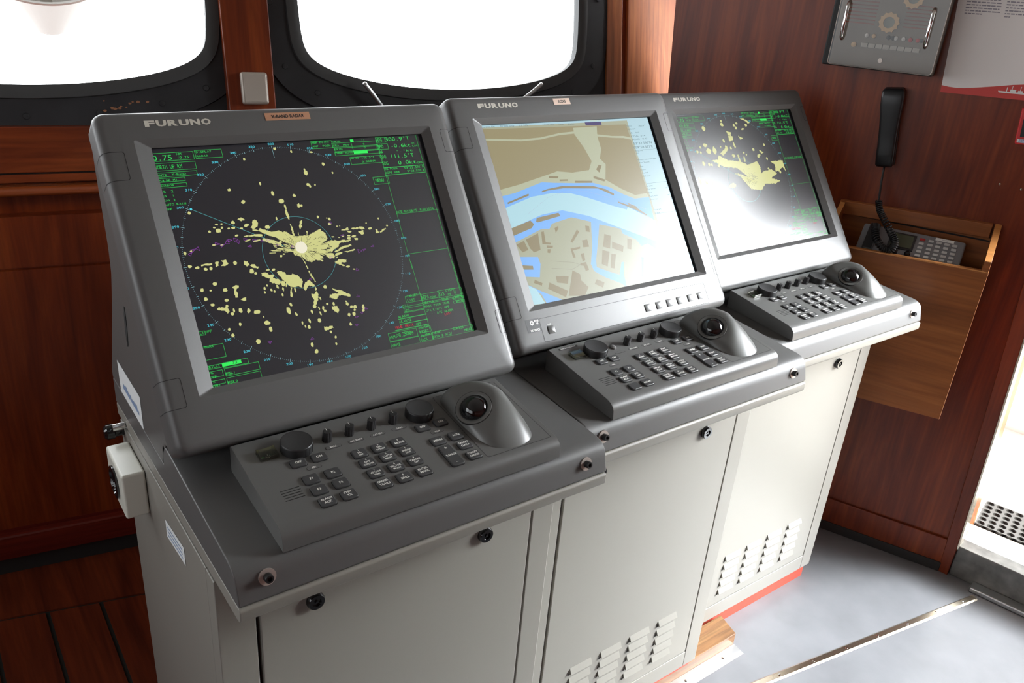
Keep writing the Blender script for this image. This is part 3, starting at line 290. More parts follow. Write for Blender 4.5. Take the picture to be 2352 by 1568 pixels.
# ---- cabinet
CB=T(.05,0,.04)
def make_cabinet(name,label,z0,xl=-.2127):
    t=thing(name,label,'cabinet',T(.05,0,z0))
    m=M(); X0,X1,Y0,Y1=xl-.0008,.316,-.2159,.245
    m.box(X0,-.166,Y0,Y0+.03,.0587,.796,'beige'); m.box(.2745,X1,Y0,Y0+.03,.0587,.796,'beige')
    m.box(-.166,.2745,Y0,Y0+.03,.0587,.1035,'beige')
    m.prism([(Y0+.03,.0587),(Y1,.0587),(Y1,.784),(Y0+.03,.796)],X0,X0+.012,'beige'); m.prism([(Y0+.03,.0587),(Y1,.0587),(Y1,.784),(Y0+.03,.796)],X1-.012,X1,'beige')
    m.box(X0+.012,X1-.012,Y1-.012,Y1,.0587,.784,'beige'); m.box(X0+.012,X1-.012,Y0+.03,Y1-.012,.0587,.075,'beige')
    m.box(-.166,.2745,Y0+.034,Y0+.037,.10,.79,'gap')
    m.build('body',t,bev=.0025)
    m=M(); m.box(xl+.008,.308,-.208,.235,z0,.0585,'redpaint'); m.build('plinth',t,bev=.0015)
    # service panel with pressed louvres
    m=M(); x0,x1,za,zb=-.1615,.2705,.1075,.793; ya,yb=Y0-.001,Y0+.016
    m.box(x0,x1,ya,yb,za,zb,'beige')
    m.build('front_panel',t,bev=.002)
    p=[o for o in bpy.data.objects if o.parent==t and o.name.startswith('front_panel')][0]
    for xa in (-.0905,-.0105,.0700,.1530):
        for k in range(5):
            zt=.2560-.0255*k; a=xa; b=xa+.0545; yy=ya; m=M()
            V=[(a,yy,zt),(b,yy,zt),(b,yy-.0062,zt-.0125),(a,yy-.0062,zt-.0125),(a,yy+.0005,zt-.0140),(b,yy+.0005,zt-.0140)]
            m.add(V,[(0,3,2,1),(1,2,5),(3,4,5,2)],'beige'); m.add(V,[(0,4,3)],'beige')
            m.poly([(a-.0045,yy-.0003,zt-.0185),(a+.0005,yy-.0003,zt-.0075),(a+.0020,yy-.0003,zt-.0165)],'gap'); m.poly([(a,yy-.0003,zt-.0140),(b,yy-.0003,zt-.0140),(b,yy-.0003,zt-.0158),(a,yy-.0003,zt-.0158)],'gap')  # flat dark patches paint in each slot opening together with its shadow
            m.build('louvre',p,smooth=False)
    for xc in (-.088,.182):
        m=M(); m.lathe([(.0125,0),(.0125,.005),(.011,.0075),(.0065,.0075),(.006,.005),(.0025,.005),(.002,.007)],(xc,ya,.712),'blackgloss',(0,-1,0),24)
        m.build('panel_lock',p)
    # sheet metal shelf lip on top
    m=M(); m.prism([(.262,.785),(-.300,.8044),(-.307,.8065),(-.309,.810),(-.309,.8225),(-.306,.8255),(.262,.8058)],xl,.328,'beige')
    m.build('top_shelf',t,bev=.0015)
    return t
# ---- desk unit (dark cast tray carrying the keyboard)
def make_desk(label,xl=-.2127):
    t=thing('console_desk',label,'desk unit',T(.05,0,.825))
    pr=[(.263,.8064),(-.3045,.8262),(-.3075,.829),(-.3015,.852),(-.2985,.8612),(-.2935,.8672),(-.2860,.8710),(-.276,.8727),(-.035,.8878),(-.0305,.8870),(-.0285,.8835),(-.024,.8535),(-.021,.8505),(.263,.8505)]
    m=M(); m.prism(pr,xl,.328,'charcoal'); m.build('tray',t,bev=.0018)
    for xb,zb in ((-.1775,.8530),(.2895,.8500)):
        m=M(); m.cyl((xb,-.3012,zb),.0100,.0018,'washer',(0,-1,.25),24); b=m.build('bolt_washer',t)
        m=M(); m.lathe([(.0052,0),(.0052,.0075),(.0046,.0085),(.0028,.0085),(.0028,.005),(.0005,.005)],(xb,-.3022,zb+.0003),'black',(0,-1,.25),18); m.build('bolt',b)
    return t
# ---- keyboard
TXA={'F1':['F1'],'F2':['F2'],'F3':['F3'],'F4':['F4'],'AL':['ALARM','ACK'],'ST':['STBY','TX'],'O1':['OFF'],'N1':['ON'],'1':['1','HL','OFF'],'2':['2','EBL','OFFSET'],'3':['3','MODE'],'4':['4','OFF','CENTER'],'5':['5','CU/TM','RESET'],'6':['6','INDEX','LINE'],'7':['7','VECTOR','TIME'],'8':['8','VECTOR','MODE'],'9':['9','TARGET','LIST'],'CT':['CANCEL','TRAILS'],'0':['0','BRILL'],'EM':['ENTER','MARK'],'O2':['OFF'],'N2':['ON'],'ME':['MENU'],'AC':['ACQ'],'RA':['+','RANGE','–'],'TD':['TARGET','DATA'],'TC':['TARGET','CANCEL']}
TXB=dict(TXA); TXB.update({'F3':['ALARM','ACK'],'F4':['STD','DSP'],'AL':[],'ST':['RADAR'],'1':['1','MARK'],'2':['2/ABC','T.BRILL'],'3':['3/DEF','MODE'],'4':['4/GHI','OT CT'],'5':['5/JKL','SCROLL'],'6':['6/MNO','MOTION'],'7':['7/PQRS','PLAN'],'8':['8/TUV','ENTER'],'9':['9/WXYZ','NEXT'],'CT':['CANCEL','SENSOR'],'0':['0/--','CH/TEX'],'EM':['SHIFT','HELP'],'AC':['MOB'],'TD':['EVENT'],'TC':['SHOT','DATA']})
KP={'F1':(-.0917,.0642),'F2':(-.0636,.0640),'F3':(-.0907,.0432),'F4':(-.0627,.0434),'AL':(-.0903,.0209),'ST':(-.0628,.0209),'O1':(-.0938,.0982),'N1':(-.0666,.0982),
'1':(-.0182,.0838),'2':(.0094,.0838),'3':(.0375,.0836),'4':(-.0174,.0637),'5':(.0108,.0637),'6':(.0387,.0636),'7':(-.0168,.0422),'8':(.0112,.0422),'9':(.0393,.0424),'CT':(-.0163,.0204),'0':(.0115,.0203),'EM':(.0396,.0202),
'O2':(.082,.0980),'N2':(.1105,.0985),'ME':(.0862,.0647),'AC':(.1142,.0649),'RA':(.0870,.0318),'TD':(.1150,.0434),'TC':(.1152,.0208)}
def make_keyboard(label,TX,variant):
    W=T(.045,-.21,.90); t=thing('control_keyboard',label,'control keyboard',W)
    # body: sloped top, rounded front edge, deeper at the back
    pr=[]
    top=[K(0,.165,0),K(0,.008,0)]
    pr=[(-.1265,.8822)]+[(K(0,w,h)[1],K(0,w,h)[2]) for w,h in ((.165,-.003),(.1625,0),(.012,0),(.004,-.0015),(-.002,-.005),(-.0052,-.010),(-.0066,-.016))]+[(-.2950,.8718),(-.2945,.8716)]
    m=M(); m.prism(pr,-.1555,.2440,'charcoal_smooth'); body=m.build('housing',t,bev=.0018)
    def top(mm,P,h,mt): mm.poly([K(x,w,h) for x,w in P],mt)
    E=.0003
    # trackball module seam
    m=M()
    a,b=rrect(.1300,.2365,.0090,.1540,.003),rrect(.1306,.2359,.0096,.1534,.0026)
    m.loops([[K(x,w,E) for x,w in a],[K(x,w,E) for x,w in b]],'gap'); m.build('module_seam',t,smooth=False)
    for k,(kx,kw) in KP.items():
        w2,h2=(.0094,.0080)
        if k in('O1','N1','O2','N2'): h2=.0072
        if k=='RA': w2,h2=.0090,.0205
        m=M(); A=rrect(kx-w2-.0007,kx+w2+.0007,kw-h2-.0007,kw+h2+.0007,.0034); B1=rrect(kx-w2,kx+w2,kw-h2,kw+h2,.003); B2=rrect(kx-w2+.0007,kx+w2-.0007,kw-h2+.0007,kw+h2-.0007,.0025)
        m.poly([K(x,w,E) for x,w in A],'gap'); m.loops([[K(x,w,.0001) for x,w in B1],[K(x,w,.0022) for x,w in B1],[K(x,w,.0028) for x,w in B2]],'key',False,True)
        L=TX[k]; f=KF2(.0030)
        if k=='RA':
            put(m,text_prop('+',kx,kw+.0150,.0045,bold=.035),f,'legend'); put(m,text_prop('RANGE',kx,kw,.0032,.0150,bold=.032),f,'legend'); m.poly([K(x,w,.0030) for x,w in ((kx-.0018,kw-.0155),(kx+.0018,kw-.0155),(kx+.0018,kw-.0149),(kx-.0018,kw-.0149))],'legend')
        elif len(L)==1: put(m,text_prop(L[0],kx,kw,.0034,.0150,bold=.035),f,'legend')
        elif len(L)==2:
            hh=.0031 if len(L[0])>1 else .0028
            put(m,text_prop(L[0],kx-.0003,kw+.0034,hh,.0152,bold=.032),f,'legend'); put(m,text_prop(L[1],kx,kw-.0022,.0032,.0150,bold=.032),f,'legend')
        elif len(L)==3:
            for i,s_ in enumerate(L): put(m,text_prop(s_,kx,kw+.0049-.0046*i,.0026+.0004*(i==1),.0150,bold=.028),f,'legend')
        m.build('key',t)
    def pill(txt,x,w,rx=.0098,rw=.0032):
        m=M(); A=rrect(x-rx,x+rx,w-rw,w+rw,rw*.98); m.poly([K(*p,E) for p in A],'gap')
        A=rrect(x-rx+.0004,x+rx-.0004,w-rw+.0004,w+rw-.0004,(rw-.0004)*.98); m.poly([K(*p,E*1.8) for p in A],'charcoal')
        if txt: put(m,text_prop(txt,x,w,.0027,rx*1.6,bold=.028),KF2(E*2.6),'legend')
        m.build('legend_plate',t,smooth=False)
    pill('EBL',-.0791,.0841); pill('VRM',.0966,.0838)
    LG=['BRILL','A/C RAIN','A/C SEA','GAIN'] if variant!='B' else ['','A/C RAIN','A/C SEA','GAIN']
    KX=(-.0436,-.0123,.0196,.0517)
    for i,(s_,x) in enumerate(zip(LG,(-.0414,-.0101,.0214,.0532))): pill(s_,x,.1106,.0110)
    for x,r in ((-.0845,.0205),(.0924,.0195)):
        m=M(KF); m.lathe([(r*1.0,0),(r,.0105),(r*.985,.0122),(r*.95,.0130),(r*.86,.0126)],(x,.1262,0),'knob',seg=48,cap=False)
        m.lathe([(r*.86,.0126),(r*.55,.0112),(r*.2,.0106),(.0001,.0105)],(x,.1262,0),'knobtop',seg=48,cap=False)
        for a_ in (20,28,36): 
            q=R(-a_*2.2); m.box(x+r*math.cos(q)*.995-.0004,x+r*math.cos(q)*.995+.0004,.1262+r*math.sin(q)*.995-.0004,.1262+r*math.sin(q)*.995+.0004,.001,.012,'gap')
        m.build('rotary_knob',t,ang=40)
    for i,x in enumerate(KX):
        m=M(KF)
        if variant=='B' and i==0: m.lathe([(.0062,0),(.0056,.0022),(.0035,.0036),(.0002,.004)],(x,.1262,0),'charcoal_smooth',seg=24,cap=False); m.build('blank_cap',t); continue
        n=36; P=[]
        for h,s_ in ((0,1.0),(.0135,.93),(.0148,.88),(.0150,.80)):
            P.append([(x+(.0062 if q%3 else .0057)*s_*math.cos(2*math.pi*q/n),.1262+(.0062 if q%3 else .0057)*s_*math.sin(2*math.pi*q/n),h) for q in range(n)])
        m.loops(P,'knob',False,True); m.box(x-.0003,x+.0003,.1262+.001,.1262+.0052,.0150,.0153,'legend')
        m.build('small_knob',t,ang=25)
    # power switch under a hinged clear flap
    m=M(KF); x,w=-.1215,.1285
    m.box(x-.0105,x+.0105,w-.0090,w+.0085,.0001,.0012,'key'); m.box(x-.012,x-.0085,w+.0055,w+.0095,.0,.0062,'clear_plastic'); m.box(x+.0085,x+.012,w+.0055,w+.0095,.0,.0062,'clear_plastic')
    sw=m.build('power_switch',t,bev=.0005)
    m=M(KF)
    ring=[(x+.0028*math.cos(R(a)),w-.0035+.0028*math.sin(R(a))) for a in range(120,420,12)]; ring2=[(x+.0023*math.cos(R(a)),w-.0035+.0023*math.sin(R(a))) for a in range(120,420,12)]
    m.loops([[(a,b,.0014) for a,b in ring],[(a,b,.0014) for a,b in ring2]],'legend',closed=False); m.box(x-.0003,x+.0003,w-.0035,w+.0002,.0013,.0015,'legend'); m.box(x-.0072,x-.0064,w-.0040,w-.0032,.0013,.0016,'e_greenfill')
    m.build('power_symbol',sw,smooth=False)
    m=M(KF); m.box(x-.0115,x+.0115,w-.0100,w+.0080,.0050,.0062,'clear_plastic'); m.box(x-.0115,x+.0115,w-.0104,w-.0094,.0004,.0062,'clear_plastic'); m.box(x-.0118,x-.0110,w-.0100,w+.006,.0004,.0058,'clear_plastic'); m.box(x+.0110,x+.0118,w-.0100,w+.006,.0004,.0058,'clear_plastic')
    m.build('clear_flap',sw,bev=.0004)
    m=M(KF)
    for i in range(5): m.box(-.1325+.0006*0,-.1088,.0418+.0044*i,.0426+.0044*i,.0001,.0004,'gap')
    m.build('speaker_grille',t,smooth=False)
    # trackball mound: lofted from its foot outline to a tilted ring plane
    N=Vector((-.51,-.15,.85)).normalized(); c=Vector((.1538,.0858,.0220)); rr=.0235
    u=Vector((1,0,-N.x/N.z)).normalized(); v=N.cross(u)
    base=[(.1345,.1460),(.1345,.120),(.1350,.090),(.1365,.062),(.1405,.038),(.1490,.0215),(.1630,.0135),(.180,.0105),(.1975,.0120),(.2110,.0190),(.2190,.0310),(.2215,.052),(.2195,.080),(.2135,.106),(.202,.130),(.186,.1455),(.168,.151),(.148,.1505)]
    CX,CY=.180,.092; n=96
    def at_ang(a):
        nn=len(base); dx,dy=math.cos(a),math.sin(a)
        for i in range(nn):
            p_,q_=base[i],base[(i+1)%nn]; ex,ey=q_[0]-p_[0],q_[1]-p_[1]; de=dx*ey-dy*ex
            if abs(de)<1e-12: continue
            px,py=p_[0]-CX,p_[1]-CY; tt=(px*ey-py*ex)/de; ss=(px*dy-py*dx)/de
            if tt>0 and -1e-6<=ss<=1+1e-6: return (CX+dx*tt,CY+dy*tt)
        return base[0]
    bl=[at_ang(2*math.pi*i/n) for i in range(n)]
    for _ in range(4): bl=[((bl[i-1][0]+2*bl[i][0]+bl[(i+1)%n][0])/4,(bl[i-1][1]+2*bl[i][1]+bl[(i+1)%n][1])/4) for i in range(n)]
    def hgt(x,w,rho):
        Fp=c.z-(N.x*(x-c.x)+N.y*(w-c.y))/N.z; fr=max(0,(CY-w)/max(math.hypot(x-CX,w-CY),1e-6)); G=.0425*max(0,1-rho**(2.5-1.15*fr))**(.62+.33*fr); k=.0035
        hh=max(0,min(1,.5+.5*(G-Fp)/k)); return max(.0002,G+(Fp-G)*hh-k*hh*(1-hh))
    rs=[1,.997,.99,.98,.965,.945,.92,.89,.86,.82,.78,.73,.68,.62,.56,.5,.43,.36,.28,.2,.1]
    L=[[(CX+(bx-CX)*q,CY+(by-CY)*q,hgt(CX+(bx-CX)*q,CY+(by-CY)*q,q)) for bx,by in bl] for q in rs]
    m=M(KF); m.loops(L,'dome_grey',False,True)
    def ringl(r_,h_): return [tuple(c+N*h_+(u*math.cos(2*math.pi*i/n)+v*math.sin(2*math.pi*i/n))*r_) for i in range(n)]
    m.loops([ringl(.0262,-.003),ringl(.0262,.0004),ringl(.0256,.0004)],'gap'); m.loops([ringl(.0256,.0003),ringl(.0253,.0010),ringl(.0205,.0010),ringl(.0199,.0003)],'dome_grey'); m.loops([ringl(.0199,.0003),ringl(.006,.0003)],'gap',False,True)
    d=m.build('trackball_mound',t,ang=60)
    m=M(KF); rb=.0205; cc=c-N*.0085
    prof=[(rb*math.sin(R(a)),rb*math.cos(R(a))) for a in range(90,-1,-6)]; prof[-1]=(.0002,rb)
    m.lathe(prof,cc,'blackgloss',N,48,False); m.build('trackball',d,ang=80)
    return t
def off_tree(o,k,label):
    c=copy_tree(o,T(*OFFS[k])@MW[o.name]); c['label']=label; return c
cab1=make_cabinet('console_cabinet','pale grey steel floor cabinet of the nearest console, ivory socket box on its side',.0587-.0187)
cab2=make_cabinet('console_cabinet','pale grey steel floor cabinet of the middle console, standing on the worn wood base',.0587-.0187,-.2040)
cab3=make_cabinet('console_cabinet','pale grey steel floor cabinet of the farthest console, red plinth on the grey floor',.0144)
def shift(o,k): o.matrix_world=T(*OFFS[k])@o.matrix_world; MW[o.name]=T(*OFFS[k])@MW[o.name]
shift(cab3,2); shift(cab2,1)
desk1=make_desk('charcoal console desk tray on the nearest cabinet, under the X-band radar display')
desk2=make_desk('charcoal console desk tray on the middle cabinet, under the chart display',-.2040); shift(desk2,1)
off_tree(desk1,2,'charcoal console desk tray on the farthest cabinet beside the wooden wall pocket')
kb1=make_keyboard('charcoal radar keyboard with trackball mound and four small knobs, on the nearest desk',TXA,'A')
kb2=make_keyboard('charcoal chart keyboard with three small knobs and one blank cap, on the middle desk',TXB,'B')
shift(kb2,1)
m=M(T(*OFFS[1])); A=[(-.140,.1520),(-.099,.1520),(-.099,.1570),(-.140,.1570)]
m.poly([K(x,w,.0003) for x,w in A],'ink'); put(m,text_prop('FURUNO RCU-018',-.1195,.1545,.0026,.036,bold=.035),KF2(.0006),'whiteink'); m.build('maker_label',kb2,smooth=False)
off_tree(kb1,2,'charcoal radar keyboard with trackball mound, on the farthest desk beside the wall pocket')
# ---- displays
def line(m,x0,y0,x1,y1,w,d,mt):
    dx,dy=x1-x0,y1-y0; L=math.hypot(dx,dy) or 1; nx,ny=-dy/L*w/2,dx/L*w/2
    m.poly([B(x0+nx,y0+ny,d),B(x0-nx,y0-ny,d),B(x1-nx,y1-ny,d),B(x1+nx,y1+ny,d)],mt)
def make_display(label):
    t=thing('radar_display',label,'display monitor',T(.035,0,.85))
    S0,S1,T0,T1=-.219,.2885,-.2320,.2085
    def lp(i,d,rad): return [B(s,t_,d) for s,t_ in rrect(S0+i,S1-i,T0+i,T1-i,max(rad-i*.5,.004),5)]
    def ip(a,b,c_,d_,dep,rad): return [B(s,t_,dep) for s,t_ in rrect(a,b,c_,d_,rad,5)]
    m=M()
    Lp=[lp(.0,-.046,.014),lp(0,-.013,.014),lp(.0012,-.0075,.014),lp(.0040,-.0032,.014),lp(.0080,-.0008,.014),lp(.0125,0,.014),
        ip(-.1778,.2520,-.1671,.1684,0,.003)]
    m.loops(Lp,'charcoal'); m.loops([ip(-.1778,.2520,-.1671,.1684,0,.003),ip(-.1575,.2385,-.1575,.1595,-.0078,.0012)],'charcoal'); m.loops([ip(-.1575,.2385,-.1575,.1595,-.0078,.0012),ip(-.1575,.2385,-.1575,.1595,-.0112,.0012)],'black'); m.loops([lp(0,-.046,.014),lp(.010,-.046,.014)],'charcoal')
    m.F=I4; m.build('bezel',t,ang=38)
    m=M(); m.loops([lp(.0045,-.0455,.014),lp(.0045,-.0500,.014)],'gap'); m.build('seam_gasket',t)
    def Bp(t_,d): p=B(0,t_,d); return (p[1],p[2])
    hp=[Bp(.2045,-.0495),(.180,1.244),(.178,1.225),(.173,1.184),(.164,1.134),(.158,1.097),(.161,1.061),(.187,1.002),(.235,.915),(.262,.866),(.262,.8507),(-.020,.8507),(-.022,.8560),(-.045,.8920),Bp(-.222,-.0495)]
    m=M(); m.prism(hp,-.2127,.282,'charcoal_smooth'); hs=m.build('rear_housing',t,bev=.002)
    # recessed side grip
    m=M(); q=[(.105+.0055*math.cos(R(a))+.013*math.sin(R(a))*-.35,1.0+.032*math.sin(R(a))) for a in range(0,360,20)]
    m.prism(q,-.2134,-.2120,'gap'); m.build('side_grip',hs,smooth=False)
    # corner screw caps: thin seams that wrap round the rounded edge
    pf=[(0,-.040),(0,-.013),(.0012,-.0075),(.0040,-.0032),(.0080,-.0008),(.0125,0)]
    for sgn,s1,tc in ((1,-.1925,.1350),(1,-.1945,-.1565),(-1,.2680,.1430),(-1,.2735,-.153)):
        m=M(); hh=.0185; sE=S0 if sgn>0 else S1
        P=[(sE+sgn*i,d_) for i,d_ in pf]+[(s1-sgn*.002,0)]
        NN=[(-sgn*.0003,0)]*2+[(-sgn*.0002,.0002)]*3+[(0,.0003)]*2
        for tt in (tc-hh,tc+hh):
            m.loops([[B(p[0]+q[0],tt-.00035,p[1]+q[1]) for p,q in zip(P,NN)],[B(p[0]+q[0],tt+.00035,p[1]+q[1]) for p,q in zip(P,NN)]],'gap',closed=False)
        m.poly([B(s1-.00035,tc-hh+.002,.0003),B(s1+.00035,tc-hh+.002,.0003),B(s1+.00035,tc+hh-.002,.0003),B(s1-.00035,tc+hh-.002,.0003)],'gap')
        for e in (-1,1): line(m,s1-sgn*.002,tc+e*hh,s1,tc+e*(hh-.002),.0007,.0003,'gap')
        m.build('corner_cap',t,smooth=False)
    m=M(); put(m,text_mono('FURUNO',-.1600,.1853,.0830,.0074,.05,.90),BF(.0004),'logo'); m.build('maker_logo',t,smooth=False)
    m=M(); m.poly([B(-.166,-.166,-.0118),B(.246,-.166,-.0118),B(.246,.167,-.0118),B(-.166,.167,-.0118)],'scr_off'); m.build('screen_surround',t,smooth=False)
    return t
def rect(m,x0,y0,x1,y1,d,mt): m.poly([B(x0,y0,d),B(x1,y0,d),B(x1,y1,d),B(x0,y1,d)],mt)
XL,XR,YB,YT=-.1590,.2345,-.1585,.1625
def inside(x,y): return XL<x<XR and YB<y<YT
def blob(m,x,y,a,b,d,mt,rot=0,jag=.18,n=11):
    P=[]
    for i in range(n):
        q=2*math.pi*i/n+random.random()*.3; k=1+random.uniform(-jag,jag)
        ax,ay=a*math.cos(q)*k,b*math.sin(q)*k; P.append((x+ax*math.cos(rot)-ay*math.sin(rot),y+ax*math.sin(rot)+ay*math.cos(rot)))
    m.poly([B(px,py,d) for px,py in P],mt)
def radar_picture(disp,k,echoP,echoE,ais,dim=False):
    O=OFFS[k]; F=T(*O)
    m=M(F); rect(m,XL,YB,XR,YT,-.0114,'scr_bg')
    # graticule
    RR_=.1527; d=-.01125
    for a in range(360):
        q=R(a); L=.0046 if a%10==0 else (.0030 if a%5==0 else .0007); w=.0005 if a%5==0 else .0006
        x,y=math.sin(q),math.cos(q); r0=RR_-(L/2); 
        line(m,x*r0,y*r0,x*(r0+L),y*(r0+L),w,d,'e_tick')
    m.F=F
    n=180; a=[(math.cos(2*math.pi*i/n)*.0512,math.sin(2*math.pi*i/n)*.0512) for i in range(n)]
    for i in range(0,n): line(m,*a[i],*a[(i+1)%n],.00042,d,'e_ring')
    line(m,0,0,HL[0]/1000,HL[1]/1000,.0005,d,'e_ring'); blob(m,HL[0]/1000,HL[1]/1000,.0016,.0016,d,'e_cyan',jag=.02)
    line(m,0,RR_,0,RR_-.0150,.0004,d,'e_tick')
    for a_ in range(0,360,10):
        q=R(a_); x,y=math.sin(q)*(RR_+.0068)-.0045+(.002 if math.sin(q)>.5 else -.002 if math.sin(q)<-.5 else 0),math.cos(q)*(RR_+.0048)-.0012
        if x+.009>XR or x<XL or y<YB or y+.0028>YT+.001: y=min(y,YT-.0032); y=max(y,YB+.0004)
        put(m,text_mono('%03d'%a_,x,y,.0088,.0030),BF(d),'e_cyan')
    pass
    d=-.01122
    def sm(L):
        out=[]
        for i in range(len(L)):
            p,q=L[i],L[(i+1)%len(L)]; Ls=math.hypot(q[0]-p[0],q[1]-p[1]); out.append(p); nn=int(Ls/2.2)
            for j in range(1,nn+1):
                f=j/(nn+1); out.append((p[0]+(q[0]-p[0])*f+random.uniform(-.8,.8),p[1]+(q[1]-p[1])*f+random.uniform(-.8,.8)))
        return out
    for L in echoP:
        L=[p for p in L]
        if len(L)<3: continue
        m.poly([B(x/1000,y/1000,d) for x,y in sm(L)],'e_echo')
    for x,y,a,b in echoE:
        rot=0; m.F=F
        r=math.hypot(x,y)
        blob(m,x/1000,y/1000,a/1000*1.0,b/1000*1.0,d,'e_echo',rot=random.uniform(-.25,.25))
    for i in range(150):
        q=R(random.uniform(0,360)); r0=random.uniform(6,40); L=random.uniform(2,8); x0,y0=r0*math.cos(q)+3,r0*math.sin(q)*.6+4
        line(m,x0/1000,y0/1000,(x0+L*math.cos(q))/1000,(y0+L*math.sin(q)*.6)/1000,.00045,d+.00001,'scr_bg')
    # short radial streaks round the bright mass
    if k==0:
        for i in range(150):
            a_=random.choice([random.uniform(0,75),random.uniform(120,172),random.uniform(-28,15)]); r0=random.uniform(14,40); L=random.uniform(3,10); q=R(a_)
            x0,y0=r0*math.cos(q)+5,r0*math.sin(q)*.62; x1,y1=(r0+L)*math.cos(q)+5,(r0+L)*math.sin(q)*.62
            if y0<-14: continue
            line(m,x0/1000,y0/1000,x1/1000,y1/1000,.0009,d-.00001,'e_echo')
        blob(m,.0035,.0075-.001,.0085,.0085,d+.00004,'e_own',jag=.03,n=28)
    pass
    d=-.01119
    for x,y,a,b,an in ais:
        q=R(an); P=[(a,0),(-a,b),(-a,-b)]; P=[((x+px*math.cos(q)-py*math.sin(q))/1000,(y+px*math.sin(q)+py*math.cos(q))/1000) for px,py in P]
        for i in range(3): line(m,*P[i],*P[(i+1)%3],.00035,d,'e_mag')
    d=-.01117; C_=lambda v,lo,hi: max(lo,min(hi,v))
    lw=.00040
    for x0,y0,x1,y1 in RB:
        x0,x1,y0,y1=[v/1000 for v in (x0,x1,y0,y1)]
        x0=C_(x0,XL,XR);x1=C_(x1,XL,XR);y0=C_(y0,YB,YT);y1=C_(y1,YB,YT)
        line(m,x0,y0,x1,y0,lw,d,'e_green');line(m,x0,y1,x1,y1,lw,d,'e_green');line(m,x0,y0,x0,y1,lw,d,'e_green');line(m,x1,y0,x1,y1,lw,d,'e_green')
    xs=.1585
    line(m,.2300,.1605,.2305,YB+.0025,lw,d,'e_green')
    for x0,y0,x1,y1 in RL[1:]:
        x0,x1,y0,y1=[v/1000 for v in (x0,x1,y0,y1)]
        if abs(x1-x0)<abs(y1-y0): x1=x0=(x0+x1)/2
        else: y1=y0=(y0+y1)/2
        line(m,C_(x0,XL,XR),C_(y0,YB,YT),C_(x1,XL,XR),C_(y1,YB,YT),lw,d,'e_green')
    for i in (0,2,4):
        (x0,y0),(x1,y1)=RFP[i],RFP[i+1]; rect(m,x0/1000,y0/1000,x1/1000,y1/1000,d,'e_greenfill')
    for s_,x0,y0,x1,h in RT:
        x0/=1000;x1/=1000;y0/=1000;h/=1000
        mt='scr_bg' if s_=='73' else 'e_green'
        if x0<XL+.0008: x0=XL+.0008
        put(m,text_mono(s_,x0,y0,x1-x0,h*.95),BF(d+.00003),mt)
    for s_,x0,y0,x1,h in RR: put(m,text_mono(s_,x0/1000,y0/1000,(x1-x0)/1000,h/1000),BF(d+.00003),'e_red')
    # envelope and mark symbols
    ex,ey=.2135,-.062
    m.build('screen',disp,smooth=False)
RFP=[tuple(RF[i][j:j+2]) for i in range(3) for j in (0,2)]
disp1=make_display('charcoal X-band radar display with black screen and yellow echoes, on the nearest console')
base_children=[o for o in bpy.data.objects if o.parent==disp1]
disp2=copy_tree(disp1,T(*OFFS[1])@MW[disp1.name]); disp2['label']='charcoal chart display showing a blue and tan river map, on the middle console'
disp2.name='chart_display'; MW[disp2.name]=T(*OFFS[1])@MW[disp1.name]
disp3=copy_tree(disp1,T(*OFFS[2])@MW[disp1.name]); disp3['label']='radar display on the farthest console, screen half washed out by glare'
radar_picture(disp1,0,RP,RE,AI)
radar_picture(disp3,2,NP,NE,[])
# X-band label, chart label
m=M(); rect(m,-.0025,.1868,.0625,.1978,.0006,'copper'); m.F=I4; put(m,text_prop('X-BAND RADAR',.0300,.1923,.0044,.048,bold=.028),BF(.0009),'ink'); m.build('name_label',disp1,smooth=False)
m=M(T(*OFFS[1])); rect(m,.0035,.1868,.0415,.1985,.0006,'copper2'); put(m,text_prop('ECDIS',.0225,.1927,.0045,.020,bold=.028),BF(.0009),'ink'); m.build('name_label',disp2,smooth=False)
# side sticker on the nearest display housing, serial label on cabinet
m=M(); xs=-.2131
m.add([(xs,.205,.9060),(xs,.074,.9060),(xs,.074,.8530),(xs,.205,.8530)],[(0,1,2,3)],'paper')
random.seed(11)
for i in range(11):
    y0=.182-.0085*i; hgt_=random.uniform(.006,.013); m.add([(xs-.0003,y0,.868),(xs-.0003,y0-.0062,.868),(xs-.0003,y0-.0062,.868+hgt_),(xs-.0003,y0,.868+hgt_)],[(0,1,2,3)],'bluegrey')
m.build('side_sticker',disp1,smooth=False)
m=M(); xs=-.2140
m.add([(xs,.002,.746),(xs,-.090,.7600),(xs,-.090,.7300),(xs,.002,.7160)],[(0,1,2,3)],'paper')
for i in range(3): m.add([(xs-.0003,-.006,.7395-.007*i),(xs-.0003,-.080,.7505-.007*i),(xs-.0003,-.080,.7485-.007*i),(xs-.0003,-.006,.7375-.007*i)],[(0,1,2,3)],'bluegrey')
m.build('cable_label',cab1,smooth=False)
# ---- chart picture
F=T(*OFFS[1]); m=M(F); rect(m,XL,YB,XR,YT,-.0114,'m_side')
def clipp(P,x0=XL,x1=XR,y0=YB,y1=YT):
    P=[(max(x0,min(x1,x/1000)),max(y0,min(y1,y/1000))) for x,y in P]; return P
d=-.01130
XS=.1790   # chart right edge
rect(m,XL,YB,XS,.1555,d,'m_low'); d0=d
